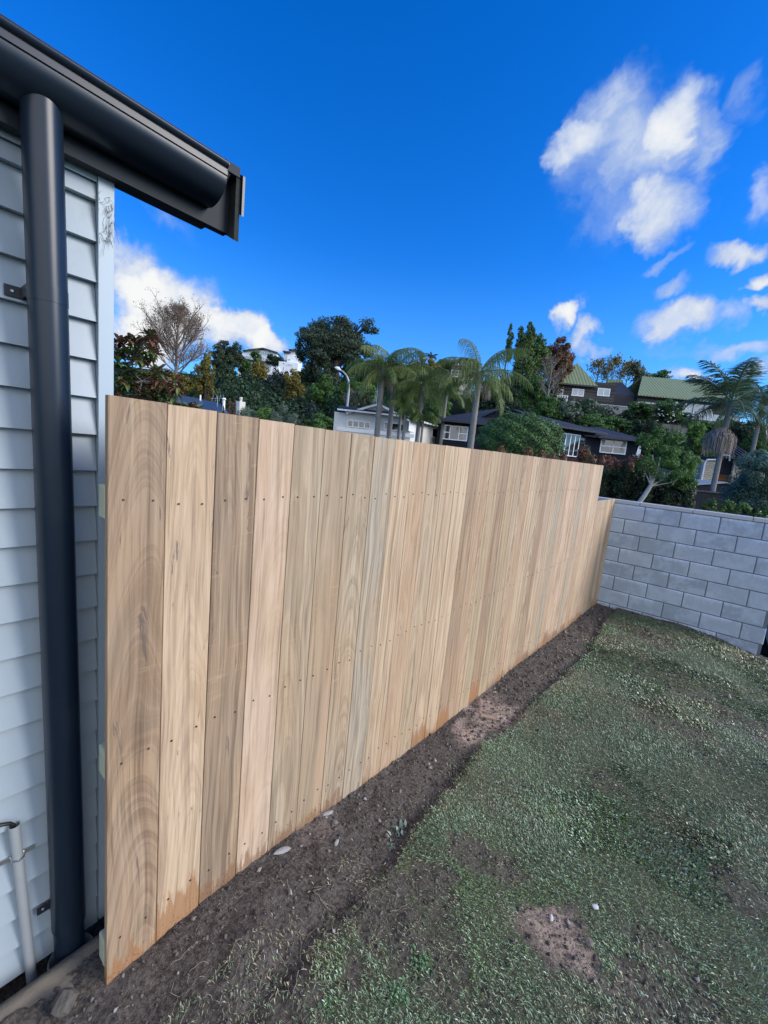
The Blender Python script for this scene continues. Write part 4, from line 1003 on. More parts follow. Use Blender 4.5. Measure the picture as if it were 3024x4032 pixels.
def palm(px, pyc, ybase, D, tw, L, nf, label, leaf=.7, kind='frond', hangk=.8, base_z0=None, el=(-.1, 1.35), droop=(1.3, 2.2), dead=0, yellow=0, shaft=.9, skirt=0, seed=1, nl=42, width=.035, group='palms', lean=None, tgrow=1.15):
    if kind == 'frond' : nf = int(nf * 1.12) + 1; nl = 46; width = .036; yellow = yellow; leaf *= 1.30; hangk = .88; el = (el[0], min(el[1], 1.12)); droop = (1.2, 1.9)
    r = random.Random(seed); c = atD(px, pyc, D); gz = ground_at(c) if base_z0 is None else base_z0
    bx = atD(lean, ybase, D) if lean else c
    t = thing('palm_tree', label, 'palm tree', (bx[0], bx[1], gz), group); top = Vector([float(v) for v in c])
    mb = MB(); n = 26; rt = tw * D / FPX / 2; pts = []; rads = []
    for i in range(n):
        f = i / (n - 1); pts.append(Vector((float(bx[0]), float(bx[1]), gz - .2)).lerp(top - Vector((0, 0, shaft * .6)), f)); rads.append(rt * (tgrow - (tgrow - 1) * f) * (1 + .035 * (i % 2)))
    mb.tube(pts, rads, 12); mb.build('trunk', M['palmtrunk'], t, smooth=True)
    mb = MB(); mb.tube([top - Vector((0, 0, shaft * .6)), top - Vector((0, 0, shaft * .3)), top + Vector((0, 0, .1))], [rt * 1.05, rt * 1.35, rt * .5], 10)
    for i in range(10):
        a = r.uniform(0, 6.28); q = top + Vector((math.cos(a), math.sin(a), 0)) * rt * 1.2; mb.tube([q - Vector((0, 0, shaft * .55)), q + Vector((math.cos(a), math.sin(a), .6)) * .12], [rt * .3, rt * .12], 4)
    mb.build('crownshaft', M['palmtrunk'], t)
    AP = []; AV = []; ms = MB()
    for i in range(nf):
        az = i * 2.39996 + r.uniform(-.25, .25); f = (i + .5) / nf
        e = el[0] + (el[1] - el[0]) * f + r.uniform(-.1, .1); pts, P, V = frond_geo(top, az, e, L * r.uniform(.85, 1.1), r.uniform(*droop), nl, leaf, width, hangk, r)
        ms.tube(pts, [.03 * (1 - .07 * j) + .004 for j in range(len(pts))], 4, caps=False); AP += P; AV += V
    mkobj('fronds', [tuple(p) for p in AP], np.arange(len(AP)).reshape(-1, 4), LM[kind], t, attrs={'var': ('FACE', 'FLOAT', AV)})
    ms.build('frond_stems', M['bamboo_stem'], t)
    for i, (num, mk, nm) in enumerate(((dead, 'deadfrond', 'dead_frond'), (yellow, 'yellowfrond', 'yellow_frond'))):
        for j in range(num):
            az = math.atan2(HR[1], HR[0]) + (0.2 if i == 0 else 2.7) + j * 2.4 + r.uniform(-.3, .3)
            pts, P, V = frond_geo(top - Vector((0, 0, shaft * .2)), az, -.5 + .4 * i, L * (.42 if i == 0 else .5), 1.0, 30, leaf * .9, width, .95, r)
            mkobj(nm, [tuple(p) for p in P], np.arange(len(P)).reshape(-1, 4), LM[mk], t, attrs={'var': ('FACE', 'FLOAT', V)})
    if skirt:
        P = []; V = []
        sk = skirt  # (top px y, bottom px y, half width px)
        ctop = atD(px + sk[3], sk[0], D); hgt = (sk[1] - sk[0]) * D / FPX; w = sk[2] * D / FPX
        for i in range(650):
            a = r.uniform(0, 6.28); f = r.uniform(.15, 1.0) ** .6; rr_ = w * f; dr = Vector((math.cos(a), math.sin(a), 0)); C0 = Vector([float(v) for v in ctop])
            q0 = C0 + Vector((0, 0, .10)) + dr * rr_ * .25; q = C0 + dr * rr_ + Vector((0, 0, .16 - .42 * f * f + r.uniform(-.05, .05))); e_ = q + dr * w * r.uniform(-.25, .08) + Vector((0, 0, -hgt * r.uniform(.15, .80)))
            sd = Vector((-math.sin(a), math.cos(a), 0)) * .009
            P += [q0 - sd * .5, q0 + sd * .5, q + sd, q - sd, q - sd, q + sd, e_ + sd * .5, e_ - sd * .5]; v = r.random(); V += [v, v]
        mkobj('flower_skirt', [tuple(p) for p in P], np.arange(len(P)).reshape(-1, 4), LM['deadfrond'], t, attrs={'var': ('FACE', 'FLOAT', V)})
    return t
M['bamboo_stem'] = simple('frond_stem', (0.13, 0.15, 0.06), .6, var=.2)

# ------------------------------------------------------------------ buildings
def window(fr, parent, px0, px1, py0, py1, mull=1, trans=0, v=-.05, mat='white', glass='glass', bar=.05, name='window', curtain=False):
    """window frame on the facade of frame fr, given its photo rectangle; panes and curtains are sub-parts"""
    u0, z1 = fr.uz(px0, py0, v); u1, z0 = fr.uz(px1, py1, v)
    mb = MB(); mb.fbox(fr, u0, u1, v - .02, v + .03, z1 - bar, z1); mb.fbox(fr, u0, u1, v - .03, v + .03, z0, z0 + bar)
    mb.fbox(fr, u0, u0 + bar, v - .018, v + .03, z0 + bar, z1 - bar); mb.fbox(fr, u1 - bar, u1, v - .018, v + .03, z0 + bar, z1 - bar)
    for i in range(1, mull + 1):
        u = u0 + (u1 - u0) * i / (mull + 1); mb.fbox(fr, u - bar / 2, u + bar / 2, v - .015, v + .03, z0 + bar, z1 - bar)
    if trans:
        zt = z1 - (z1 - z0) * trans
        mb.fbox(fr, u0 + bar, u0 + (u1 - u0) / (mull + 1) - bar / 2, v - .012, v + .03, zt - bar / 2, zt + bar / 2)
        mb.fbox(fr, u1 - (u1 - u0) / (mull + 1) + bar / 2, u1 - bar, v - .012, v + .03, zt - bar / 2, zt + bar / 2)
    w = mb.build(name, M[mat], parent)
    MB().fbox(fr, u0 + bar * .5, u1 - bar * .5, v + .0, v + .012, z0 + bar * .5, z1 - bar * .5).build('pane', M[glass], w)
    if curtain:
        for (a, b) in ((u0 + bar, u0 + (u1 - u0) * .16), (u1 - (u1 - u0) * .16, u1 - bar)):
            mb = MB(); kf = 6
            for i in range(kf): ua = a + (b - a) * i / kf; mb.fbox(fr, ua, ua + (b - a) / kf * .8, v - .006 - .003 * (i % 2), v - .002, z0 + bar, z1 - bar)
            mb.build('curtain', M['curtain'], w)
    return w
def walls_from(parent, pts, z0, z1, mat, name='wall', th=.15):
    """closed building body from a footprint in plan (top-down order), as one prism"""
    P = [(float(p[0]), float(p[1]), z0) for p in pts]; return MB().slab(P, (0, 0, z1 - z0)).build(name, M[mat], parent)
def slabroof(parent, pts, mat, th=.12, name='roof'):
    return MB().slab([tuple(float(c) for c in p) for p in pts], (0, 0, -th)).build(name, M[mat], parent)

# white cottage straight behind the middle of the fence
fr = Frame(1607, 1789, 30, 6); z_e = fr.uz(1607, 1650)[1]
cot = thing('cottage', 'white and pale grey single storey cottage with a low front gable behind the palms', 'house', fr.W(0, 0, -.3))
uL = fr.uz(1316, 1640)[0]
fb = Frame(1607, 1789, 30, 62); uR = fb.uz(1738, 1690)[0]
c0 = fr.W(uL, 0, 0); c1 = fr.W(0, 0, 0); c2 = fb.W(uR, 0, 0); c3 = tuple(np.array(c2) + np.array(fr.W(uL, 0, 0)) - np.array(c1) + fr.n * 2)
walls_from(cot, [c0, c1, c2, c3], -.5, z_e - .02, 'palegrey')
ua, za = fr.uz(1368, 1624); ub, zb = fr.uz(1607, 1641); um, zm = fr.uz(1490, 1589)
MB().slab([fr.W(ua + .15, -.02, za - .12), fr.W(ub - .1, -.02, za - .12), fr.W(um, -.02, zm - .12)], tuple(fr.n * .3)).build('gable', M['palegrey'], cot)
mb = MB()
for (a, b, c, d) in ((ua - .1, za - .02, um, zm + .02), (um, zm + .02, ub + .1, za - .06)):
    mb.slab([fr.W(a, -.32, b), fr.W(c, -.32, d), fr.W(c, -.32, d - .16), fr.W(a, -.32, b - .16)], tuple(fr.n * .05))
mb.build('barge_board', M['white'], cot)
bk = 9.0
rf = slabroof(cot, [fr.W(ua - .15, -.26, za), fr.W(um, -.26, zm + .05), fr.W(um, bk, zm + .05), fr.W(ua - .15, bk, za)], 'darkroof')
slabroof(cot, [fr.W(um, -.26, zm + .05), fr.W(ub + .15, -.26, za - .05), fr.W(ub + .15, bk * .3, za - .05), fr.W(um, bk, zm + .05)], 'darkroof')
# lower verandah roof strip and gutter
u0_, z0_ = fr.uz(1330, 1630); u1_, z1_ = fr.uz(1604, 1648)
MB().hexa([fr.W(u0_, -.55, z1_ + .12), fr.W(u1_, -.55, z1_ + .12), fr.W(u1_, .3, z1_ + .36), fr.W(u0_, .3, z1_ + .36), fr.W(u0_, -.55, z1_ + .16), fr.W(u1_, -.55, z1_ + .16), fr.W(u1_, .3, z1_ + .42), fr.W(u0_, .3, z1_ + .42)]).build('verandah_roof', M['darkroof'], cot)
MB().fbox(fr, u0_ - .05, u1_ + .05, -.66, -.56, z1_ + .02, z1_ + .13).build('gutter', M['white'], cot)
MB().fbox(fr, u0_, u1_ + .6, -.06, -.005, fr.uz(1450, 1700)[1] - .12, fr.uz(1450, 1692)[1]).build('sill_band', M['white'], cot)
window(fr, cot, 1368, 1456, 1652, 1690, 3, v=-.05, bar=.07); window(fr, cot, 1512, 1600, 1660, 1701, 2, v=-.05, bar=.07)
window(fb, cot, 1612, 1630, 1656, 1702, 3, v=-.05, bar=.05, name='shutter', glass='white')
# hip roof over the side wing
e0 = fb.W(-.3, -.45, z_e + .02); e1 = fb.W(uR + .3, -.45, z_e + .02); rd0 = fr.W(um, 2.0, zm + .0); rd1 = tuple(np.array(fb.W(uR - 2.0, 2.6, zm - .1)))
rfh = slabroof(cot, [e0, e1, rd1, rd0], 'darkroof')
slabroof(cot, [e1, fb.W(uR + .3, 6.0, z_e + .02), rd1], 'darkroof')
MB().fbox(fb, -.35, uR + .35, -.55, -.46, z_e - .12, z_e).build('gutter', M['white'], cot)
MB().fbox(fb, 1.6, 4.6, -.03, -.004, -.3, z_e - .15).build('rendered_panel', M['cream'], cot)
window(fb, cot, 1704, 1734, 1683, 1728, 1, v=-.06, bar=.08)
mb = MB(); a0 = np.array(fr.W(um - .1, 1.0, zm)); mb.tube([a0, a0 + (0, 0, 2.0)], .025, 5); mb.tube([a0 + (-.25, 0, 0), a0 + (0, 0, 1.2)], .015, 4)
mb.build('aerial', M['lampgrey'], cot)

# charcoal house to the right of it
fr = Frame(1716, 1800, 33, -3); W_ = fr.W
nav = thing('charcoal_house', 'long charcoal weatherboard house with dark tiled roof and white windows behind the round bush', 'house', W_(4, 0, -.3))
zE = fr.uz(1850, 1664)[1]; uA, uB = fr.uz(1722, 1700)[0], fr.uz(2190, 1700)[0]
fm = Frame(2190, 1700, 31.5, 22); uM = fm.uz(2345, 1750)[0]
fr3 = Frame(2340, 1770, 33, -2); uQ = fr3.uz(2506, 1760)[0]; zE3 = fr3.uz(2400, 1724)[1]
walls_from(nav, [W_(uA, 0, 0), W_(uB, 0, 0), W_(uB, 9, 0), W_(uA, 9, 0)], -.8, zE - .02, 'navy')
MB().fbox(fm, 0.0, uM, 0, 6, -.8, zE3 + .25).build('wall', M['navy'], nav)
MB().fbox(fr3, -.2, uQ, .02, 7, -.8, zE3 - .02).build('wall', M['navy'], nav)
zR = fr.uz(1975, 1607, 4.5)[1]; uRg = fr.uz(1972, 1607, 4.5)[0]
slabroof(nav, [W_(uA - .6, -.6, zE), W_(uB + .6, -.6, zE), W_(uB - 3.2, 4.5, zR - .35), W_(uRg, 4.5, zR)], 'darkroof')
slabroof(nav, [W_(uA - .6, -.6, zE), W_(uRg, 4.5, zR), W_(uA - .6, 9.5, zE)], 'darkroof')
slabroof(nav, [W_(uRg, 4.5, zR), W_(uB - 3.2, 4.5, zR - .35), W_(uB + .6, 9.5, zE), W_(uA - .6, 9.5, zE)], 'darkroof')
# small dark gable on the front slope
g0, gz0 = fr.uz(1910, 1628, 1.2); g1, _ = fr.uz(2035, 1634, 1.2); gm_, gzm = fr.uz(1972, 1608, 1.2)
MB().slab([W_(g0, 1.2, gz0 - .3), W_(g1, 1.2, gz0 - .3), W_(gm_, 1.2, gzm - .06)], tuple(fr.n * .2)).build('gable', M['navy'], nav)
slabroof(nav, [W_(g0 - .2, .9, gz0 - .25), W_(gm_, .9, gzm + .03), W_(gm_, 4.6, gzm + .03), W_(g0 - .2, 4.6, gz0 - .25)], 'darkroof', .06)
slabroof(nav, [W_(gm_, .9, gzm + .03), W_(g1 + .2, .9, gz0 - .25), W_(g1 + .2, 4.6, gz0 - .25), W_(gm_, 4.6, gzm + .03)], 'darkroof', .06)
ev = fm.uz(2206, 1683)[1]; ev2 = fm.uz(2345, 1713)[1]
slabroof(nav, [fm.W(-1.6, -.7, ev + .02), fm.W(uM + .3, -.7, ev + .02), fm.W(uM - 1.5, 4.0, ev + 1.15), fm.W(-1.6, 3.5, ev + 1.35)], 'darkroof')
slabroof(nav, [fr3.W(-1.2, -.7, zE3), fr3.W(uQ + .7, -.7, zE3), fr3.W(uQ - 1.6, 3.2, fr3.uz(2440, 1690, 3.2)[1]), fr3.W(-1.2, 3.2, fr3.uz(2330, 1688, 3.2)[1])], 'darkroof')
slabroof(nav, [fr3.W(uQ + .7, -.7, zE3), fr3.W(uQ + .7, 7.5, zE3), fr3.W(uQ - 1.6, 3.2, fr3.uz(2440, 1690, 3.2)[1])], 'darkroof')
MB().fbox(fr, uA - .65, uB - .2, -.72, -.61, zE - .14, zE).build('gutter', M['darktrim'], nav)
MB().fbox(fr3, -.2, uQ + .75, -.82, -.71, zE3 - .14, zE3).build('gutter', M['darktrim'], nav)
window(fr, nav, 1740, 1838, 1671, 1738, 2, .5, bar=.07, curtain=True)
window(fm, nav, 2213, 2272, 1703, 1800, 3, bar=.06, name='sliding_door'); window(fm, nav, 2284, 2302, 1722, 1748, 0, bar=.06, mat='darktrim')
window(fr3, nav, 2368, 2461, 1727, 1791, 1, .5, bar=.08, curtain=True)
# satellite dish on its wall
p = fr3.W(uQ - .2, -.05, fr3.uz(2480, 1790)[1]); p = np.array(p); mb = MB(); k = 16
cd_ = p - fr3.n * .55 + np.array([0, 0, .25])
for (s_, r_) in ((0.0, .02), (.03, .25), (.09, .42)):
    pass
vs = [tuple(cd_)]; 
for j in range(k): a = 2 * PI * j / k; vs.append(tuple(cd_ + fr3.u * .14 * math.cos(a) + np.array([0, 0, .45 * math.sin(a)]) + fr3.n * -.05 * 1 + fr3.u * .10))
mb.add(vs, [(0, 1 + j, 1 + (j + 1) % k) for j in range(k)]); mb.tube([p, p - fr3.n * .3 - np.array([0, 0, .12]), cd_], .03, 6); mb.tube([cd_, cd_ + fr3.u * .45 + np.array([0, 0, -.3])], .02, 4)
mb.build('satellite_dish', M['white'], nav)

# dark timber house with green roofs up the hill
D3 = 62; fr = Frame(2270, 1850, D3, -2); W_ = fr.W; gz = 9.2
ght = thing('green_roofed_house', 'weathered dark timber house with green metal roofs on the hill, one roof a pyramid', 'house', W_(6, 2, gz))
u0, z0 = fr.uz(2160, 1506); u1, z1 = fr.uz(2346, 1506); um, zm = fr.uz(2276, 1428, 3)
walls_from(ght, [W_(u0 + .3, 0, 0), W_(u1 - .2, 0, 0), W_(u1 - .2, 7, 0), W_(u0 + .3, 7, 0)], gz, z0, 'oldtimber')
ca, cb_, cc_, cd2 = W_(u0 - .2, -.5, z0), W_(u1 + .2, -.5, z0), W_(u1 + .2, 7.5, z0), W_(u0 - .2, 7.5, z0); ap = W_(um, 3.2, zm)
MB().add([ca, cb_, cc_, cd2, ap], [(0, 1, 4), (1, 2, 4), (2, 3, 4), (3, 0, 4), (3, 2, 1, 0)]).build('pyramid_roof', M['greenroof'], ght)
MB().fbox(fr, u0 - .2, u1 + .2, -.62, -.51, z0 - .2, z0).build('gutter', M['darktrim'], ght)
u2 = fr.uz(2430, 1510)[0]; z2 = fr.uz(2390, 1506)[1]
walls_from(ght, [W_(u1 - .19, .25, 0), W_(u2, .25, 0), W_(u2, 6, 0), W_(u1 - .19, 6, 0)], gz, z2, 'oldtimber')
u3, z3 = fr.uz(2508, 1556, 1); u4 = fr.uz(2880, 1575, 1)[0]
MB().hexa([W_(u2 + .02, 1.5, gz), W_(u3, 1.5, gz), W_(u3, 6, gz), W_(u2 + .02, 6, gz), W_(u2 + .02, 1.5, fr.uz(2440, 1553, 1.5)[1]), W_(u3, 1.5, fr.uz(2500, 1556, 1.5)[1]), W_(u3, 6, fr.uz(2500, 1510, 6)[1]), W_(u2 + .02, 6, fr.uz(2440, 1514, 6)[1])]).build('link_roof', M['darkroof'], ght)
MB().fbox(fr, u3 - 2.3, u3 + .1, 6.02, 6.4, z3, fr.uz(2500, 1501, 6)[1]).build('back_roof', M['greenroof'], ght)
MB().fbox(fr, u3 + .1, u4, 1.0, 8, gz, z3 - .05).build('wall', M['oldtimber'], ght)
zr = fr.uz(2620, 1489, 5.5)[1]; ur = fr.uz(2528, 1489, 5.5)[0]
slabroof(ght, [W_(u3 - .25, .3, z3), W_(u4 + .4, .3, z3), W_(u4 - .2, 5.5, zr), W_(ur, 5.5, zr)], 'greenroof', .15, 'long_roof')
slabroof(ght, [W_(ur, 5.5, zr), W_(u4 - .2, 5.5, zr), W_(u4 + .4, 9, z3), W_(u3 - .25, 9, z3)], 'greenroof', .15, 'back_slope')
for a in ((2254, 2297, 1529, 1562, 1, fr, -.06, 'skyglass'), (2166, 2213, 1529, 1572, 1, fr, -.06, 'glass'), (2355, 2399, 1527, 1562, 1, fr, .19, 'skyglass')):
    window(a[5], ght, a[0], a[1], a[2], a[3], a[4], v=a[6], glass=a[7], bar=.10)
window(fr, ght, 2510, 2590, 1577, 1596, 2, v=.94, glass='skyglass', mat='darktrim', bar=.1); window(fr, ght, 2690, 2806, 1583, 1646, 2, v=.94, glass='skyglass', mat='darktrim', bar=.12, name='sliding_door')
def deck(fr, px0, px1, py, vfront, vback, posts, parent, name='deck', glass=True, hp=1.0):
    u0, z = fr.uz(px0, py, vfront); u1, _ = fr.uz(px1, py, vfront)
    d = MB().fbox(fr, u0, u1, vfront, vback, z - .22, z).build(name, M['darktrim'], parent)
    for i in range(posts):
        u = u0 + .1 + (u1 - u0 - .2) * i / (posts - 1); MB().fbox(fr, u - .05, u + .05, vfront + .02, vfront + .12, z, z + hp).build('balustrade_post', M['white'], d)
    if glass: MB().fbox(fr, u0 + .1, u1 - .1, vfront + .06, vfront + .08, z + .08, z + hp - .05).build('balustrade_glass', M['skyglass'], d)
    else:
        mb = MB(); mb.fbox(fr, u0, u1, vfront + .03, vfront + .09, z + hp, z + hp + .07); mb.fbox(fr, u0, u1, vfront + .03, vfront + .09, z + hp * .5, z + hp * .5 + .04); mb.build('rail', M['white'], d)
    return d
deck(fr, 2722, 2918, 1652, -2.2, .98, 6, ght); deck(fr, 2190, 2234, 1585, -1.6, -.02, 5, ght, 'balcony', False)
# fences and terraces below it
ff = Frame(2385, 1640, 57, -2)
tf = thing('trellis_fence', 'grey diagonal trellis fence on a terrace under the dark timber house', 'fence', ff.W(0, 0, ff.uz(2385, 1646)[1]))
ua, zt = ff.uz(2324 - 60, 1616); ub, zb_ = ff.uz(2443, 1646); mb = MB(); mb.fbox(ff, ua, ub, 0, .08, zt - .1, zt); mb.fbox(ff, ua, ub, 0, .08, zb_ - .1, zb_)
mb.build('rail', M['greyfence'], tf); mb = MB(); hgt = zt - zb_ - .1; nx = int((ub - ua) / .22)
for i in range(-4, nx + 1):
    for sg in (1, -1):
        a = ua + i * .22; b = a + sg * hgt
        if min(a, b) < ua or max(a, b) > ub: continue
        mb.slab([ff.W(a - .02, .03, zb_), ff.W(a + .03, .03, zb_), ff.W(b + .03, .03, zt - .1), ff.W(b - .02, .03, zt - .1)], tuple(ff.n * (.02 + .01 * sg)))
mb.build('lattice', M['greyfence'], tf)
ff = Frame(2330, 1600, 59, -2); ua, zt = ff.uz(2236, 1582); ub, zb_ = ff.uz(2500, 1625)
rw = thing('retaining_wall', 'pale grey terrace wall directly under the dark timber house above the trellis fence', 'wall', ff.W(0, 0, zb_)); MB().fbox(ff, ua, ub, 0, 1.2, zb_ - 1.5, zt).build('wall', M['palegrey2'], rw); MB().fbox(ff, ua, ub, -.05, 1.25, zt + .003, zt + .10).build('coping', M['cap'], rw)
ff = Frame(2655, 1700, 50, -2); ua, zt = ff.uz(2608, 1668); ub, zb_ = ff.uz(2712, 1722)
pf = thing('paling_fence', 'old grey upright paling fence on the slope under the camellia bush', 'fence', ff.W(0, 0, zb_)); MB().fbox(ff, ua, ub, 0, .04, zb_ - .6, zt).build('palings', M['greyfence'], pf)
for u in (ua + .3, (ua + ub) / 2, ub - .3): MB().fbox(ff, u - .06, u + .06, .045, .16, zb_ - .6, zt - .1).build('post', M['greyfence'], pf)
ff = Frame(2500, 1655, 54, -2); ua, zt = ff.uz(2430, 1640); ub, zb_ = ff.uz(2590, 1668)
pf = thing('railing_fence', 'low dark open rail fence between the trellis and the camellia bush', 'fence', ff.W(0, 0, zb_)); mb = MB()
mb.fbox(ff, ua, ub, 0, .07, zt - .12, zt); mb.fbox(ff, ua, ub, 0, .05, zb_, zb_ + .08); mb.build('rail', M['oldtimber'], pf)
mb = MB()
for i in range(5): u = ua + (ub - ua) * i / 4; mb.fbox(ff, u - .07, u + .07, .08, .2, zb_ - .8, zt)
mb.build('posts', M['oldtimber'], pf)

# tall white house behind the palms
D4 = 74; fr = Frame(1820, 1800, D4, 4); W_ = fr.W
wh = thing('white_tower_house', 'tall narrow white house with dark upper storey seen between the palm trees', 'house', W_(0, 0, 9))
u0, z0 = fr.uz(1766, 1630); u1, z1 = fr.uz(1862, 1488)
MB().fbox(fr, u0, u1, 0, 6, z0 - 2, z1).build('lower_wall', M['cream'], wh)
u0b, z0b = fr.uz(1784, 1484); u1b, z1b = fr.uz(1832, 1418); MB().fbox(fr, u0b - .2, u1b + 2.6, .5, 6, z1 + .01, z1b).build('upper_wall', simple('brown_cladding', (0.10, 0.055, 0.05), .7), wh)
for (a, b, c) in ((1730, 1806, 1415), (1812, 1880, 1407)):
    ua, za = fr.uz(a, c); ub = fr.uz(b, c)[0]; MB().fbox(fr, ua, ub, -.3, 6.5, za - .25, za).build('flat_roof', M['darktrim'], wh)
window(fr, wh, 1790, 1806, 1422, 1438, 0, v=.44, bar=.12); window(fr, wh, 1813, 1832, 1422, 1440, 1, v=.44, bar=.12, glass='skyglass')
deck(fr, 1774, 1818, 1482, -1.2, .45, 4, wh, 'balcony', False); window(fr, wh, 1800, 1818, 1580, 1600, 0, v=-.06, mat='darktrim', bar=.08)
window(fr, wh, 1756, 1765, 1576, 1600, 0, v=-.06, bar=.08)

# modern white houses on the ridge
D5 = 122; fr = Frame(1010, 1730, D5, 3); W_ = fr.W
r1 = thing('ridge_house', 'white modern ridge house with a low pitched roof and a band of tall windows', 'house', W_(0, 0, 18))
u0, z0 = fr.uz(938, 1440); u1, z1 = fr.uz(1090, 1386); MB().fbox(fr, u0, fr.uz(965, 1400)[0], 0, 8, z0 - 3, fr.uz(950, 1388)[1]).build('side_wing', M['white'], r1)
ul = fr.uz(963, 1400)[0]; MB().fbox(fr, ul, u1, .3, 9, z0 - 3, z1).build('wall', M['white'], r1)
um, zm = fr.uz(1038, 1371); ua, za = fr.uz(958, 1380); ub, zb_ = fr.uz(1094, 1388)
slabroof(r1, [W_(ua, -.8, za), W_(um, -.8, zm), W_(um, 9, zm), W_(ua, 9, za)], 'darktrim', .3); slabroof(r1, [W_(um, -.8, zm), W_(ub, -.8, zb_), W_(ub, 9, zb_), W_(um, 9, zm)], 'darktrim', .3)
MB().slab([W_(ul, .25, z1), W_(u1, .25, z1), W_(u1 - .2, .25, zb_ - .3), W_(um, .25, zm - .35), W_(ul + .2, .25, za - .35)], tuple(fr.n * .3)).build('gable', M['white'], r1)
window(fr, r1, 1024, 1078, 1383, 1404, 5, v=.22, glass='skyglass', bar=.14); window(fr, r1, 955, 982, 1406, 1420, 0, v=.22, mat='darktrim', bar=.1)
deck(fr, 958, 1085, 1412, -2.0, .2, 4, r1, 'balcony', True, .9)
fr = Frame(1128, 1740, 110, 2); W_ = fr.W
r2 = thing('ridge_house', 'stepped white box house with several terraces right of the other ridge house', 'house', W_(0, 0, 18))
for nm, (a, b, c, d, v0) in {'top_storey': (1118, 1168, 1380, 1398, 2.0), 'middle_storey': (1131, 1172, 1398, 1424, 1.0), 'lower_storey': (1098, 1172, 1422, 1463, 0.0), 'terrace_wall': (1067, 1096, 1443, 1475, -.5)}.items():
    ua, za = fr.uz(a, c, v0); ub, zb_ = fr.uz(b, d, v0); MB().fbox(fr, ua, ub, v0, v0 + 6, zb_ - (1.5 if nm != 'lower_storey' else 3), za).build(nm, M['white'], r2)
for (a, b, c) in ((1114, 1142, 1381), (1137, 1174, 1374)):
    ua, za = fr.uz(a, c, 1); ub = fr.uz(b, c, 1)[0]; MB().fbox(fr, ua, ub, .8, 9, za - .3, za).build('flat_roof', M['darktrim'], r2)
window(fr, r2, 1122, 1140, 1386, 1396, 1, v=1.9, bar=.1, glass='skyglass'); window(fr, r2, 1131, 1152, 1432, 1441, 2, v=-.06, bar=.1, glass='skyglass'); window(fr, r2, 1133, 1145, 1412, 1421, 0, v=.9, bar=.1, glass='skyglass')

# low house with a blue-grey roof at the left
fr = Frame(770, 1712, 24, 10); W_ = fr.W
bl = thing('low_house', 'low house of which only a blue-grey ribbed roof, flue and chimney show above the fence', 'house', W_(0, 2, -.3))
P0 = atD(700, 1553, 28); P1 = atD(860, 1586, 25.5); P2 = atD(905, 1628, 22); P3 = atD(640, 1606, 22)
slabroof(bl, [P3, P2, P1, P0], 'blueroof', .1)
back = HF * 4 + np.array([0, 0, -1.2]); slabroof(bl, [P0, P1, P1 + back, P0 + back], 'blueroof', .1)
MB().slab([(P3[0], P3[1], -.5), (P2[0], P2[1], -.5), tuple((P2 + HF * 8)[:2]) + (-.5,), tuple((P3 + HF * 8)[:2]) + (-.5,)], (0, 0, float(min(P2[2], P3[2])) - .1 + .5)).build('wall', M['palegrey'], bl)
q = atD(881, 1600, 23); mb = MB(); mb.tube([q + (0, 0, -.6), q + (0, 0, .32)], .07, 10); mb.tube([q + (0, 0, .36), q + (0, 0, .44)], [.12, .08], 10); mb.build('flue', M['white'], bl, smooth=True)
q = atD(789, 1566, 26); MB().tube([q + (0, 0, -.4), q + (0, 0, .16)], .05, 8).build('vent_pipe', M['white'], bl)
q = atD(948, 1590, 24); mb = MB(); mb.box(q + (-.18, -.18, -1.2), q + (.18, .18, .12)); mb.tube([q + (0, 0, .12), q + (0, 0, .26)], .07, 8); mb.tube([q + (0, 0, .26), q + (0, 0, .36)], [.10, .08], 8); mb.build('chimney', M['cream'], bl)
q = atD(856, 1580, 24); mb = MB(); mb.tube([q + (0, 0, -.5), q + (0, 0, .3)], .015, 4); mb.tube([q - HR * .35 + (0, 0, .12), q + HR * .40 + (0, 0, .22)], .012, 4)
for i in range(4): mb.tube([q + HR * (-.3 + i * .19) + (0, 0, -.02), q + HR * (-.22 + i * .19) + (0, 0, .36)], .009, 4)
mb.build('aerial', M['lampgrey'], bl)

# brick house corner, garage and pergola at the right
def brickmat():
    m, gg, b = newmat('cream_brick'); tcn = gg.n('ShaderNodeTexCoord').outputs['Object']
    k = gg.vm('DOT_PRODUCT', tcn, tuple(float(v) for v in HR), out=1); x = gg.n('ShaderNodeTexBrick'); gg.put(x.inputs['Vector'], gg.comb(k, gg.sep(tcn)[2], 0.0))
    x.inputs['Color1'].default_value = (.40, .36, .28, 1); x.inputs['Color2'].default_value = (.50, .46, .37, 1); x.inputs['Mortar'].default_value = (.22, .21, .19, 1)
    x.inputs['Scale'].default_value = 1.0; x.inputs['Brick Width'].default_value = .34; x.inputs['Row Height'].default_value = .14; x.inputs['Mortar Size'].default_value = .014
    gg.put(b.inputs['Base Color'], x.outputs[0]); b.inputs['Roughness'].default_value = .85; return m
M['brick'] = brickmat()
fr = Frame(2830, 1905, 27, 0); W_ = fr.W
bh = thing('brick_house', 'cream brick house with a black garage front and white pipes behind the tall palm', 'house', W_(0, 0, -.3))
ua, za = fr.uz(2768, 1812); ub = fr.uz(2830, 1820)[0]; MB().fbox(fr, ua, ub, 0, 6, -.5, za).build('brick_pier', M['brick'], bh)
uc = fr.uz(2893, 1812)[0]; ud = fr.uz(2990, 1820)[0]; MB().fbox(fr, uc, ud, 0, 6, -.5, fr.uz(2930, 1822)[1]).build('brick_wall', M['brick'], bh)
zg = fr.uz(2860, 1868, .2)[1]; zg0 = fr.uz(2860, 1805, .2)[1]
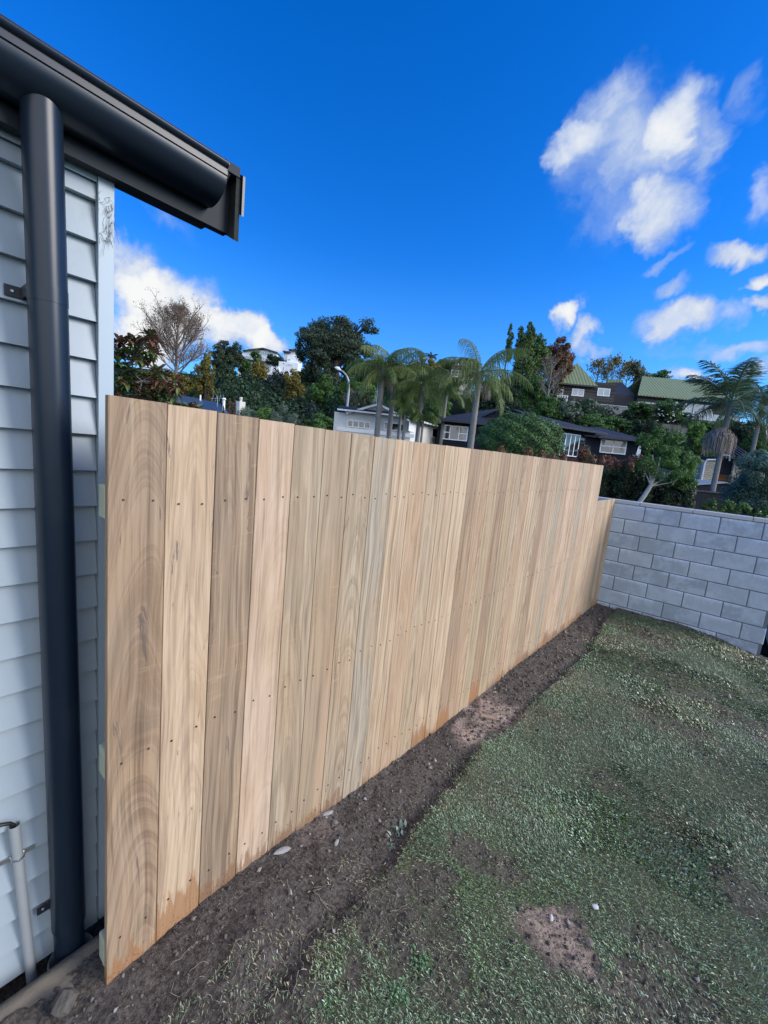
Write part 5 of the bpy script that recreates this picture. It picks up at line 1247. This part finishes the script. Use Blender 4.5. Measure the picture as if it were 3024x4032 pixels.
MB().fbox(fr, ub + .003, uc - .003, .1, 6, zg, zg0).build('garage_front', M['blackfence'], bh); MB().fbox(fr, ub + .003, uc - .003, .2, 6, -.5, zg - .003).build('garage_door', M['orangewood'], bh)
ue, ze = fr.uz(2805, 1798, .5); uf = fr.uz(2990, 1800, .5)[0]; MB().fbox(fr, ub - .1, uf, .3, 6, ze - .25, ze).build('roof', M['darktrim'], bh)
mb = MB()
for i in range(8): u = uc - .2 + i * .30; mb.hexa([W_(u, 1.0, ze + .15), W_(u + .1, 1.0, ze + .15), W_(u + .1 - .3, 2.5, ze + 1.0), W_(u - .3, 2.5, ze + 1.0), W_(u, 1.0, ze + .27), W_(u + .1, 1.0, ze + .27), W_(u + .1 - .3, 2.5, ze + 1.12), W_(u - .3, 2.5, ze + 1.12)])
mb.build('pergola', M['darktrim'], bh)
mb = MB(); a = np.array(W_(ua + .08, -.1, -.3)); b = np.array(W_(ua + .18, -.1, za + .05)); mb.tube([a, np.array(W_(ua + .08, -.1, za - .15)), b, np.array(W_(ub - .3, -.1, za + .1))], .05, 8)
a = np.array(W_(ub - .05, -.05, za + .02)); mb.tube([a, a + (0, 0, .3), a + fr.u * .12 + (0, 0, .42), a + fr.u * .6 + (0, 0, .42), a + fr.u * .66 + (0, 0, .1)], .045, 8); mb.build('drain_pipes', M['white'], bh, smooth=True)

fr = Frame(2850, 1910, 17, 3); W_ = fr.W
shd = thing('garden_shed', 'black board garden shed with a pale low pitched roof behind the black fence', 'shed', W_(0, 0, -.3))
ua, za = fr.uz(2748, 1910); ub, zb_ = fr.uz(2930, 1924); um, zm = fr.uz(2851, 1902)
MB().slab([W_(ua, 0, -.5), W_(ub, 0, -.5), W_(ub, 0, zb_ - .03), W_(um, 0, zm - .03), W_(ua, 0, za - .03)], tuple(fr.n * 2.2)).build('wall', M['blackfence'], shd)
MB().slab([W_(ua - .08, -.08, za), W_(um, -.08, zm), W_(um, 2.3, zm), W_(ua - .08, 2.3, za)], (0, 0, .05)).build('roof_slope', simple('zinc_roof', (0.25, 0.29, 0.33), .45, var=.15), shd)
MB().slab([W_(um + .003, -.08, zm), W_(ub + .08, -.08, zb_), W_(ub + .08, 2.3, zb_), W_(um + .003, 2.3, zm)], (0, 0, .05)).build('roof_slope', simple('zinc_roof_b', (0.25, 0.29, 0.33), .45, var=.15), shd)
fr = Frame(2850, 1930, 14.5, 4); W_ = fr.W
bf = thing('black_fence', 'black stained upright board fence beyond the block wall', 'fence', W_(0, 0, -.3))
ua, za = fr.uz(2640, 1925); ub = fr.uz(3040, 1950)[0]; MB().fbox(fr, ua, ub, 0, .03, -.5, za).build('boards', M['blackfence'], bf); MB().fbox(fr, ua, ub, -.03, .06, za + .003, za + .05).build('capping', M['blackmetal'], bf)

# street lamp
lp = atD(1368, 1500, 33); gz = ground_at(lp)
lamp = thing('street_lamp', 'tall grey street lamp with a curved arm in front of the hillside trees', 'street lamp', (lp[0], lp[1], gz))
q = lambda x, y: Vector([float(v) for v in atD(x, y, 33)])
MB().tube([Vector((lp[0], lp[1], gz)), q(1371, 1560), q(1374, 1520), q(1372, 1498), q(1364, 1478), q(1350, 1463), q(1338, 1456)], [.12, .095, .085, .08, .07, .06, .05], 10).build('pole', M['lampgrey'], lamp, smooth=True)
MB().tube([q(1341, 1458), q(1334, 1453), q(1324, 1448), q(1318, 1446)], [.06, .12, .11, .03], 8).build('lamp_head', M['white'], lamp, smooth=True)
MB().tube([q(1334, 1450), q(1334, 1444)], [.05, .045], 8).build('sensor', M['white'], lamp)

# ------------------------------------------------------------------ trees and plants
G_ = 'trees and shrubs on the hillside'
bare_tree(692, 1236, 1520, 108, 44, 'large nearly leafless round headed tree against the white cloud at left', nleaf=9500, depth=9, seed=5, spread=.42, lsz=.0012, r0=.15)
TL = [
 # px, ytop, ybot, hw, D, kind, label, kwargs
 (812, 1372, 1570, 38, 40, 'olive', 'olive-brown feathery tree just right of the leafless tree', dict(lobes=5, hang=.3)),
 (640, 1440, 1575, 95, 46, 'olive', 'brownish green tree mass below the leafless crown', dict(lobes=6)),
 (885, 1342, 1470, 62, 88, 'pohu', 'dark round topped tree on the skyline left of the ridge houses', dict(lobes=6, extra=[(935, 1375, 24, 30)])),
 (880, 1430, 1610, 62, 60, 'dark', 'dark dense evergreen below the round topped skyline tree', dict(lobes=6)),
 (790, 1470, 1600, 70, 52, 'dark', 'dark evergreen in shade beneath the olive-brown tree', dict(lobes=5)),
 (720, 1490, 1600, 60, 50, 'olive', 'drab olive shrubby tree left of the dark evergreens', dict(lobes=5)),
 (992, 1456, 1610, 52, 56, 'dark', 'very dark evergreen under the first ridge house', dict(lobes=6)),
 (960, 1400, 1470, 34, 96, 'mid', 'green palm-like clump directly below the first ridge house', dict(lobes=4)),
 (1022, 1420, 1500, 42, 92, 'olive', 'brown-green leafy tree in front of the ridge house corner', dict(lobes=5)),
 (1010, 1375, 1418, 20, 108, 'mid', 'small tree standing in front of the ridge house windows', dict(lobes=3)),
 (1080, 1396, 1440, 36, 112, 'dark', 'dark bushes between the two ridge houses', dict(lobes=4)),
 (1100, 1445, 1610, 56, 62, 'blue', 'dark layered cypress below the stepped white house', dict(lobes=7)),
 (1162, 1452, 1600, 48, 54, 'olive', 'olive-green conifer with a pointed top left of the big skyline tree', dict(lobes=7, hang=.3)),
 (1320, 1262, 1400, 150, 76, 'pohu', 'huge dark spreading evergreen that tops the skyline in the centre', dict(lobes=9, K=18, clump=.36, extra=[(1230, 1310, 50, 34), (1340, 1272, 42, 30), (1450, 1288, 45, 32), (1390, 1330, 55, 36), (1200, 1380, 42, 60), (1290, 1395, 60, 40), (1420, 1380, 50, 40)], fill=3.0, nl=4)),
 (1255, 1362, 1505, 58, 62, 'pohu', 'grey-green rounded tree in front of the huge skyline tree', dict(lobes=6)),
 (1200, 1440, 1560, 46, 66, 'dark', 'dark gap-filling evergreen left of the grey-green rounded tree', dict(lobes=5)),
 (1266, 1482, 1620, 55, 50, 'mid', 'mid green tree left of the street lamp', dict(lobes=6)),
 (1226, 1587, 1668, 30, 40, 'blue', 'round blue-black bush left of the cottage', dict()),
 (1275, 1630, 1690, 46, 38, 'mid', 'low green shrub at the left end of the cottage', dict(lobes=4)),
 (1180, 1560, 1650, 46, 46, 'dark', 'dark shrub above the grey-green hedge plants', dict(lobes=4)),
 (1375, 1470, 1640, 55, 47, 'mid', 'loose green tree behind the street lamp pole', dict(lobes=6)),
 (1450, 1500, 1610, 52, 44, 'bright', 'pale stemmed light green tree behind the cottage gable', dict(lobes=5, trunk='palebark')),
 (1400, 1395, 1500, 70, 64, 'dark', 'dark tree mass behind the first palm fronds', dict(lobes=5)),
 (1560, 1440, 1640, 80, 56, 'dark', 'shady dark trees behind the palm trunks', dict(lobes=7)),
 (1700, 1412, 1560, 85, 66, 'olive', 'yellowish green tree between the palms and the white tower house', dict(lobes=7)),
 (1720, 1570, 1680, 55, 40, 'mid', 'spiky light green shrub between cottage and charcoal house', dict(lobes=5)),
 (1675, 1470, 1620, 60, 52, 'dark', 'dark tree low behind the right hand palms of the cluster', dict(lobes=5)),
 (1890, 1500, 1640, 55, 54, 'dark', 'dark ivy-clad tree right of the white tower wall', dict(lobes=6)),
 (1985, 1500, 1650, 70, 48, 'dark', 'dark evergreen behind the charcoal house ridge', dict(lobes=6)),
 (2090, 1480, 1640, 70, 50, 'mid', 'dark green leafy tree behind the charcoal house roof', dict(lobes=6)),
 (2112, 1312, 1490, 50, 58, 'mid', 'green bushy tree left of the reddish autumn tree', dict(lobes=5)),
 (2205, 1328, 1490, 62, 61, 'brown', 'reddish brown autumn tree left of the pyramid roof', dict(lobes=6)),
 (2155, 1560, 1668, 52, 42, 'mid', 'green shrub below the balcony of the timber house', dict(lobes=5)),
 (2232, 1585, 1668, 45, 42, 'grey', 'grey-green shrub under the timber house window', dict(lobes=4)),
 (2335, 1636, 1700, 75, 42, 'mid', 'low green shrubs below the trellis fence', dict(lobes=5)),
 (2430, 1640, 1700, 60, 44, 'mid', 'leafy green shrub right of the low shrubs below the trellis', dict(lobes=5)),
 (2505, 1578, 1650, 60, 52, 'mid', 'green shrub left of the camellia with white flowers', dict(lobes=5)),
 (2515, 1497, 1425, 0, 0, '', '', None),
 (2550, 1650, 1730, 66, 43, 'dark', 'dark green shrub behind the small leaning tree', dict(lobes=5)),
 (2930, 1655, 1770, 80, 31, 'dark', 'dark broad shrub behind the palm at the far right', dict(lobes=6)),
 (2990, 1690, 1830, 60, 26, 'mid', 'leafy shrub beside the pergola at the right edge', dict(lobes=5)),
 (2700, 1760, 1860, 55, 24, 'mid', 'green shrub left of the cream brick pier', dict(lobes=5)),
 (2640, 1710, 1800, 60, 34, 'mid', 'green shrub below the old paling fence', dict(lobes=5)),
 (2560, 1712, 1800, 60, 38, 'dark', 'dark shrub behind the crown of the leaning tree', dict(lobes=5)),
 (2480, 1655, 1730, 55, 48, 'dark', 'dark green shrub below the rail fence on the slope', dict(lobes=5)),
 (2745, 1662, 1790, 50, 32, 'bright', 'spiky light green cabbage tree clump left of the straw-skirted palm', dict(lobes=5, aspect=.2, size=.30)),
 (2770, 1660, 1740, 60, 44, 'mid', 'green shrub under the glass deck of the green roofed house', dict(lobes=5)),
 (2330, 1570, 1640, 50, 54, 'grey', 'grey shrub against the timber wall between two windows', dict(lobes=4)),
 (2860, 1650, 1730, 50, 42, 'dark', 'dark shrub below the right end of the glass deck', dict(lobes=5)),
]
for (px, a, b, hw, D, kind, lab, kw) in TL:
    if kw is None: continue
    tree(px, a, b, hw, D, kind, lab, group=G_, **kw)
# skyline trees behind the green roofs
tree(2512, 1424, 1515, 38, 80, 'grey', 'leafy skyline tree behind the gap between the green roofs', lobes=4, group=G_)
tree(2595, 1460, 1510, 46, 84, 'mid', 'low skyline tree above the long green roof', lobes=4, group=G_)
for i, (px, a, hw, lab) in enumerate(((2345, 1432, 34, 'thin twiggy tree directly right of the pyramid roof'), (2405, 1424, 40, 'thin twiggy tree midway between the green roofs'), (2462, 1440, 34, 'thin twiggy tree nearest the long green roof'))):
    bare_tree(px, a, 1530, hw, 80, lab, leaves='olive', nleaf=700, depth=7, seed=20 + i, spread=.5, mat='bark')
bare_tree(2150, 1420, 1600, 52, 46, 'grey twiggy leafless tree in front of the reddish autumn tree', leaves='brown', nleaf=300, depth=7, seed=31, spread=.55, mat='bark')
bare_tree(1392, 1545, 1660, 55, 43, 'small leafless twiggy shrub right of the street lamp pole', leaves='brown', nleaf=150, depth=7, seed=33, spread=.6, mat='bark')
# columnar evergreens
for i, (px, a, b, hw, lab) in enumerate(((2001, 1278, 1420, 13, 'slim columnar evergreen, leftmost of the pointed ones on the skyline'), (2037, 1290, 1500, 24, 'middle columnar evergreen of the pointed group'),
                                         (2070, 1270, 1500, 25, 'tallest columnar evergreen beside the twiggy autumn tree'))):
    D = 55; t0 = atD(px, (a + b) / 2, D); gz = ground_at(t0); t = thing('columnar_tree', lab, 'tree', (t0[0], t0[1], gz), 'columnar evergreens on the skyline')
    bl_ = [ellip(px + (random.uniform(-3, 3)) + (b - y) * .09, y, hw * (.35 + .65 * min(1, (y - a) / 60)), 20, D) for y in range(a + 14, b, 17)]
    P, F_, V_ = leaf_cloud(bl_, .20, .5, .45, 8, 4.0, seed=i, hang=.4); mkobj('crown', P, F_, LM['bamboo'], t, attrs={'var': ('FACE', 'FLOAT', V_)})
    MB().tube([(t0[0], t0[1], gz), tuple(atD(px + 8, a + 20, D))], [.15, .03], 6).build('trunk', M['darkbark'], t)
# filler wood so the slope reads as planted
r = random.Random(5)
BLb = []
for i in range(420):
    px = r.uniform(300, 2500); D = r.uniform(40, 112) if px < 1700 else r.uniform(42, 100)
    c = atD(px, 1700, D); gz = ground_at(c); hz = r.uniform(3.0, 5.0) if D < 85 else r.uniform(1.6, 2.6)
    if px > 1650: hz = min(hz, 2.6)
    if px > 2130 and D > 55: continue
    ztp = gz + hz * 1.4; ypx = 1780 + .0948 * (px - 1512) - (ztp - 1.7) * FPX / D
    lim = np.interp(px, [300, 800, 840, 930, 940, 1170, 1190, 1500, 1700, 1760, 1870, 2000, 2130, 2500], [1490, 1460, 1440, 1430, 1478, 1500, 1400, 1400, 1460, 1660, 1660, 1440, 1480, 1640])
    if ypx < lim or (D < 50 and ypx < 1560): continue
    BLb.append(((c[0], c[1], gz + hz * .6), (hz * 1.1, hz * 1.1, hz * .9)))
P, F_, V_ = leaf_cloud(BLb, .34, .6, .40, 12, 2.4, seed=77)
tag(mkobj('hillside_wood', P, F_, LM['dark'], attrs={'var': ('FACE', 'FLOAT', V_)}), 'far dark wood that covers the hillside behind the houses', 'woodland', kind='stuff')

# palms
palm(1508, 1452, 1702, 26, 20, 2.75, 15, 'tall queen palm with a yellowing frond, leftmost of the cluster behind the fence', yellow=1, dead=1, seed=2, leaf=.62, el=(-.35, 1.3))
palm(1556, 1462, 1706, 27, 18, 2.6, 14, 'tall queen palm with a grey dead frond, second of the cluster', dead=2, seed=4, leaf=.62, el=(-.2, 1.35))
palm(1588, 1530, 1713, 28, 12, 1.9, 9, 'thin queen palm third in the cluster with low fronds', yellow=1, seed=6, leaf=.5, el=(-.6, 1.0))
palm(1600, 1600, 1716, 25, 12, 1.0, 9, 'small short palm in front of the cottage at the foot of the cluster', seed=8, leaf=.35, el=(-.5, 1.1), shaft=.5)
palm(1664, 1520, 1724, 25.5, 15, 2.3, 12, 'queen palm standing apart to the right of the cluster over the cottage wing', seed=10, leaf=.6, el=(-.5, 1.1), droop=(1.2, 2.0))
palm(1668, 1640, 1724, 25, 9, 1.3, 7, 'young palm frond clump low at the cottage wing', seed=12, leaf=.4, el=(.0, .9), shaft=.3)
palm(1760, 1530, 1724, 33, 12, 2.7, 9, 'yellow-green palm in front of the white tower house', seed=14, leaf=.6, el=(-.3, 1.0))
palm(1888, 1470, 1753, 24, 23, 3.0, 15, 'big solitary queen palm beside the charcoal house with a long dead frond', dead=2, seed=16, leaf=.68, el=(-.4, 1.45), droop=(1.4, 2.3))
palm(1700, 1405, 1500, 90, 6, 1.6, 11, 'tiny palm silhouette on the skyline above the trees', seed=18, leaf=.5, el=(0, 1.3), kind='dark')
palm(2880, 1580, 1895, 15.5, 17, 2.0, 13, 'stiff feathery palm with a hanging straw skirt at the right', kind='frond2', seed=22, leaf=.55, hangk=.42, el=(-.45, 1.35), droop=(.6, 1.3), skirt=(1700, 1800, 56, -42), lean=2812, nl=54, width=.034, tgrow=1.25)
palm(3010, 1560, 1800, 19, 14, 2.3, 13, 'drooping yellow-green palm cut by the right edge of the picture', seed=24, leaf=.6, el=(-.5, .9))

# camellia with white flowers
cam_ = tree(2650, 1572, 1672, 75, 51, 'camellia', 'dark camellia bush dotted with white flowers on the terrace', name='flowering_bush', cat='bush', lobes=6)
rr = np.random.default_rng(4); mb = MB()
for i in range(34):
    q = atD(2650 + rr.uniform(-68, 68), 1622 + rr.uniform(-42, 42), 49.5 + rr.uniform(-.5, .6)); s_ = .10
    mb.tube([q, q + (0, 0, .06)], [s_, s_ * .6], 6)
mb.build('flowers', M['white'], cam_)
# round clipped bush behind the fence
rb = tree(2045, 1632, 1850, 160, 16, 'camellia', 'large dense dome shaped green bush just behind the fence', name='round_bush', cat='bush', size=.075, clump=1.0, fill=9, shell=.09, tr=.1, upbias=.2)
# photinia hedge with red tips
def hedge(name, p0, p1, D0, D1, ytops, zb, label):
    c0 = atD(p0, ytops[0], D0); t = thing(name, label, 'hedge', (c0[0], c0[1], zb)); bl_ = []; n = len(ytops)
    for i, yt in enumerate(ytops):
        f = i / (n - 1); px = p0 + (p1 - p0) * f; D = D0 + (D1 - D0) * f; c = atD(px, yt, D); zt = float(c[2]); h = zt - zb; w = (p1 - p0) / n * D / FPX * .8
        for j in range(3): bl_.append(((c[0] + HF[0] * random.uniform(0, .2), c[1] + HF[1] * random.uniform(0, .2), zb + h * (.22 + .28 * j)), (w, .45, h * .26)))
    P, F_, V_ = leaf_cloud(bl_, .055, .45, .34, 16, 5.0, seed=5); zt = P[:, 2].reshape(-1, 4).mean(1)
    V_ = np.clip(V_ * .75 + np.clip((zt - 1.66) * 2.4, 0, .62), 0, 1); mkobj('foliage', P, F_, LM['hedge'], t, attrs={'var': ('FACE', 'FLOAT', V_)})
    mb = MB()
    for i in range(n): f = i / (n - 1); c = atD(p0 + (p1 - p0) * f, 1800, D0 + (D1 - D0) * f); mb.tube([(c[0], c[1], zb), (c[0], c[1], zb + 1.6)], [.03, .015], 5)
    mb.build('stems', M['darkbark'], t); return t
hedge('hedge', 1990, 2400, 13.5, 10.5, [1762, 1772, 1768, 1785, 1775, 1795], -.3, 'reddish brown tipped hedge running behind the top of the fence below the dome bush')
hedge('hedge', 2400, 2690, 10.2, 9.6, [1795, 1800, 1808, 1850, 1880], -.3, 'dark clipped hedge with red tips beyond the block wall left of the black fence')
# small leaning tree with a pale trunk
q = lambda x, y, D=9.0: Vector([float(v) for v in atD(x, y, D)])
lt = thing('small_tree', 'small leafy tree with a pale leaning forked trunk beyond the block wall', 'tree', tuple(atD(2515, 2000, 9.0)))
lt.location.z = -.3
mb = MB(); b0 = q(2505, 1995); b0b = Vector((b0.x, b0.y, -.3))
mb.tube([b0b, b0, q(2538, 1950), q(2562, 1912)], [.055, .050, .046, .042], 10)
for (x, y, rr_) in ((2548, 1820, .024), (2570, 1790, .026), (2600, 1800, .028), (2650, 1850, .018), (2690, 1880, .012), (2530, 1840, .016)):
    mb.tube([q(2562, 1914), q((2562 + x) / 2 + 4, (1912 + y) / 2 + 6, 9.02), q(x, y)], [rr_, rr_ * .8, rr_ * .3], 8)
mb.build('trunk', M['palebark'], lt, smooth=True)
bl_ = [ellip(2545, 1745, 42, 48, 9.2), ellip(2620, 1760, 65, 60, 9.2), ellip(2540, 1830, 42, 40, 9.0), ellip(2620, 1850, 80, 60, 9.1), ellip(2690, 1850, 50, 70, 9.2), ellip(2700, 1900, 40, 32, 9.1), ellip(2590, 1700, 30, 25, 9.2), ellip(2655, 1720, 40, 32, 9.3)]
P, F_, V_ = leaf_cloud(bl_, .042, .5, .34, 20, 3.2, seed=9, vshift=.05); mkobj('crown', P, F_, LM['mid'], lt, attrs={'var': ('FACE', 'FLOAT', V_)})
# hazy pale tree at the right edge
tree(3000, 1745, 2040, 105, 11, 'pale', 'soft pale grey-green tree cut by the right edge above the block wall', size=.045, lobes=9, K=20, clump=.36, fill=3.6, tr=.05, nl=4)
# glossy shrubs in front of the black fence
for i, (px, a, hw, lab) in enumerate(((2790, 1965, 36, 'glossy leafed shrub, leftmost in front of the black fence'), (2855, 1958, 42, 'tallest glossy shrub in front of the black fence'), (2925, 1975, 40, 'glossy shrub in front of the black fence near the pale tree'), (2995, 1990, 40, 'glossy shrub at the right edge before the black fence'))):
    bush(px, a, a + 100, hw, 10.5, 'camellia', lab, name='shrub', size=.055, K=14, fill=3.0, tr=.015, group='glossy shrubs behind the block wall', seed=60 + i)
# soft grey-green plants behind the left part of the fence
for i, (px, a, b, hw, kind, lab) in enumerate(((985, 1607, 1700, 60, 'grey', 'grey-green wispy shrub right of the red flower spikes'), (1040, 1598, 1700, 42, 'bright', 'yellow-green leafy shrub between the two grey ones'),
                                               (1120, 1590, 1700, 62, 'grey', 'larger grey-green wispy shrub above the fence top'), (1230, 1640, 1720, 60, 'mid', 'green shrub low against the fence top beside the grey shrubs'))):
    bush(px, a, b, hw, 13, kind, lab, size=.05, aspect=.25 if kind == 'grey' else .6, K=22, fill=3.6, tr=.02, hang=.0, seed=80 + i, group='shrubs just behind the fence')
for i, (px, a, b) in enumerate(((904, 1568, 1640), (926, 1574, 1640), (880, 1600, 1640))):
    t0 = atD(px, b + 30, 12.5); t = thing('red_flower_spike', ['tallest rusty red flower spike behind the fence', 'rusty red flower spike right of the tallest one', 'short rusty red flower spike by the blue roof edge'][i], 'flower', (t0[0], t0[1], -.3), 'red flower spikes')
    bl_ = [ellip(px, y, 8 * (.3 + .7 * (y - a) / (b - a)), 8, 12.5) for y in range(a + 6, b + 20, 9)]
    P, F_, V_ = leaf_cloud(bl_, .035, .6, .5, 6, 2.2, seed=i); mkobj('petals', P, F_, LM['red'], t, attrs={'var': ('FACE', 'FLOAT', V_)}); MB().tube([(t0[0], t0[1], -.3), tuple(atD(px, a, 12.5))], .012, 5).build('stem', M['darkbark'], t)
# magnolia with whorled leaves, near the house
D = 6.6; mg0 = atD(500, 1660, D)
mgt = thing('magnolia_tree', 'magnolia with glossy green leaves and rusty undersides next to the house corner', 'tree', (mg0[0], mg0[1], -.3))
r = random.Random(12); mb = MB(); LP = {'magnolia': [], 'magbrown': []}; LV = {'magnolia': [], 'magbrown': []}
root = Vector((mg0[0], mg0[1], -.3)); q = lambda x, y, D=D: Vector([float(v) for v in atD(x, y, D)])
tips = []
def blanch(a, b, ra, rb): m_ = a.lerp(b, .5) + Vector((r.uniform(-.05, .05), r.uniform(-.05, .05), .03)); mb.tube([a, m_, b], [ra, (ra + rb) / 2, rb], 6)
blanch(root, q(462, 1545), .055, .035); blanch(q(462, 1545), q(522, 1420), .030, .020); blanch(root, q(650, 1580), .045, .03); blanch(q(650, 1580), q(690, 1530), .02, .012); blanch(q(462, 1545), q(560, 1500), .025, .015)
for (x, y, kind) in [(470, 1345, 1), (500, 1335, 1), (535, 1350, 1), (560, 1335, 1), (585, 1322, 1), (600, 1345, 1), (455, 1355, 1), (520, 1375, 0), (555, 1390, 0), (585, 1385, 0), (500, 1385, 0), (475, 1390, 0), (540, 1415, 0), (570, 1420, 1), (600, 1400, 1),
                     (460, 1430, 0), (480, 1460, 0), (510, 1450, 0), (530, 1475, 0), (500, 1500, 0), (465, 1490, 0), (455, 1530, 0), (520, 1525, 1), (545, 1550, 1), (560, 1500, 1), (590, 1480, 1), (620, 1465, 0), (600, 1520, 1), (580, 1560, 1), (630, 1500, 1),
                     (650, 1480, 0), (660, 1520, 1), (640, 1550, 0), (680, 1500, 1), (690, 1540, 0), (615, 1570, 0), (480, 1570, 1), (510, 1590, 1), (540, 1600, 0), (575, 1605, 0), (640, 1590, 0), (700, 1520, 1), (680, 1570, 0), (455, 1395, 1), (470, 1600, 0), (600, 1600, 1), (735, 1598, 0), (765, 1605, 1), (710, 1610, 0), (785, 1612, 0)]:
    for rep in range(2):
        c = q(x + r.uniform(-12, 12), y + r.uniform(-10, 10), D + r.uniform(-.25, .35)); nn = r.randint(9, 13)
        par = min([q(462, 1545), q(522, 1420), q(560, 1500), q(650, 1580), q(690, 1530), q(740, 1650)], key=lambda p_: (p_ - c).length); mb.tube([par, par.lerp(c, .6) + Vector((0, 0, -.02)), c], [.010, .007, .005], 4)
        for i in range(nn):
            az = i * 2.4 + r.uniform(-.3, .3); up = r.uniform(-.9, .7); l = r.uniform(.12, .19); d = Vector((math.cos(az) * math.cos(up), math.sin(az) * math.cos(up), math.sin(up)))
            s_ = d.cross(Vector((0, 0, 1))).normalized() * l * .19; n_ = s_.cross(d).normalized() * l * .05
            a, b = c, c + d * l; m1 = c + d * l * .35; m2 = c + d * l * .7; k_ = 'magbrown' if (kind and r.random() < .75) or r.random() < .18 else 'magnolia'
            b = b - Vector((0, 0, l * .12))
            LP[k_] += [a, m1 + s_ + n_, m1 - n_ * .5, a, a, m1 - n_ * .5, m1 - s_ + n_, a, m1 + s_ + n_, m2 + s_ * .8 + n_, m2 - n_ * .5, m1 - n_ * .5, m1 - n_ * .5, m2 - n_ * .5, m2 - s_ * .8 + n_, m1 - s_ + n_,
                       m2 + s_ * .8 + n_, b, b, m2 - n_ * .5, m2 - n_ * .5, b, b, m2 - s_ * .8 + n_]; v = r.random(); LV[k_] += [v] * 6
for k_, nm in (('magnolia', 'green_leaves'), ('magbrown', 'rusty_leaves')):
    P = np.array([tuple(p) for p in LP[k_]]).reshape(-1, 4, 3)
    # degenerate quads become triangles by nudging one corner
    fl = []; vv = P.reshape(-1, 3)
    for i in range(len(P)):
        ids = [4 * i, 4 * i + 1, 4 * i + 2, 4 * i + 3]; keep = [ids[0]]
        for a_ in ids[1:]:
            if all(np.abs(vv[a_] - vv[b_]).sum() > 1e-6 for b_ in keep): keep.append(a_)
        fl.append(tuple(keep) if len(keep) >= 3 else None)
    vals = [v for v, f in zip(LV[k_], fl) if f]; fl = [f for f in fl if f]
    mkobj(nm, vv, fl, LM[k_], mgt, attrs={'var': ('FACE', 'FLOAT', vals)})
mb.build('branches', M['bark'], mgt, smooth=True)
sc.render.film_transparent = False
try:
    sc.cycles.use_denoising = True; sc.cycles.max_bounces = 6; sc.cycles.transparent_max_bounces = 8
except Exception: pass
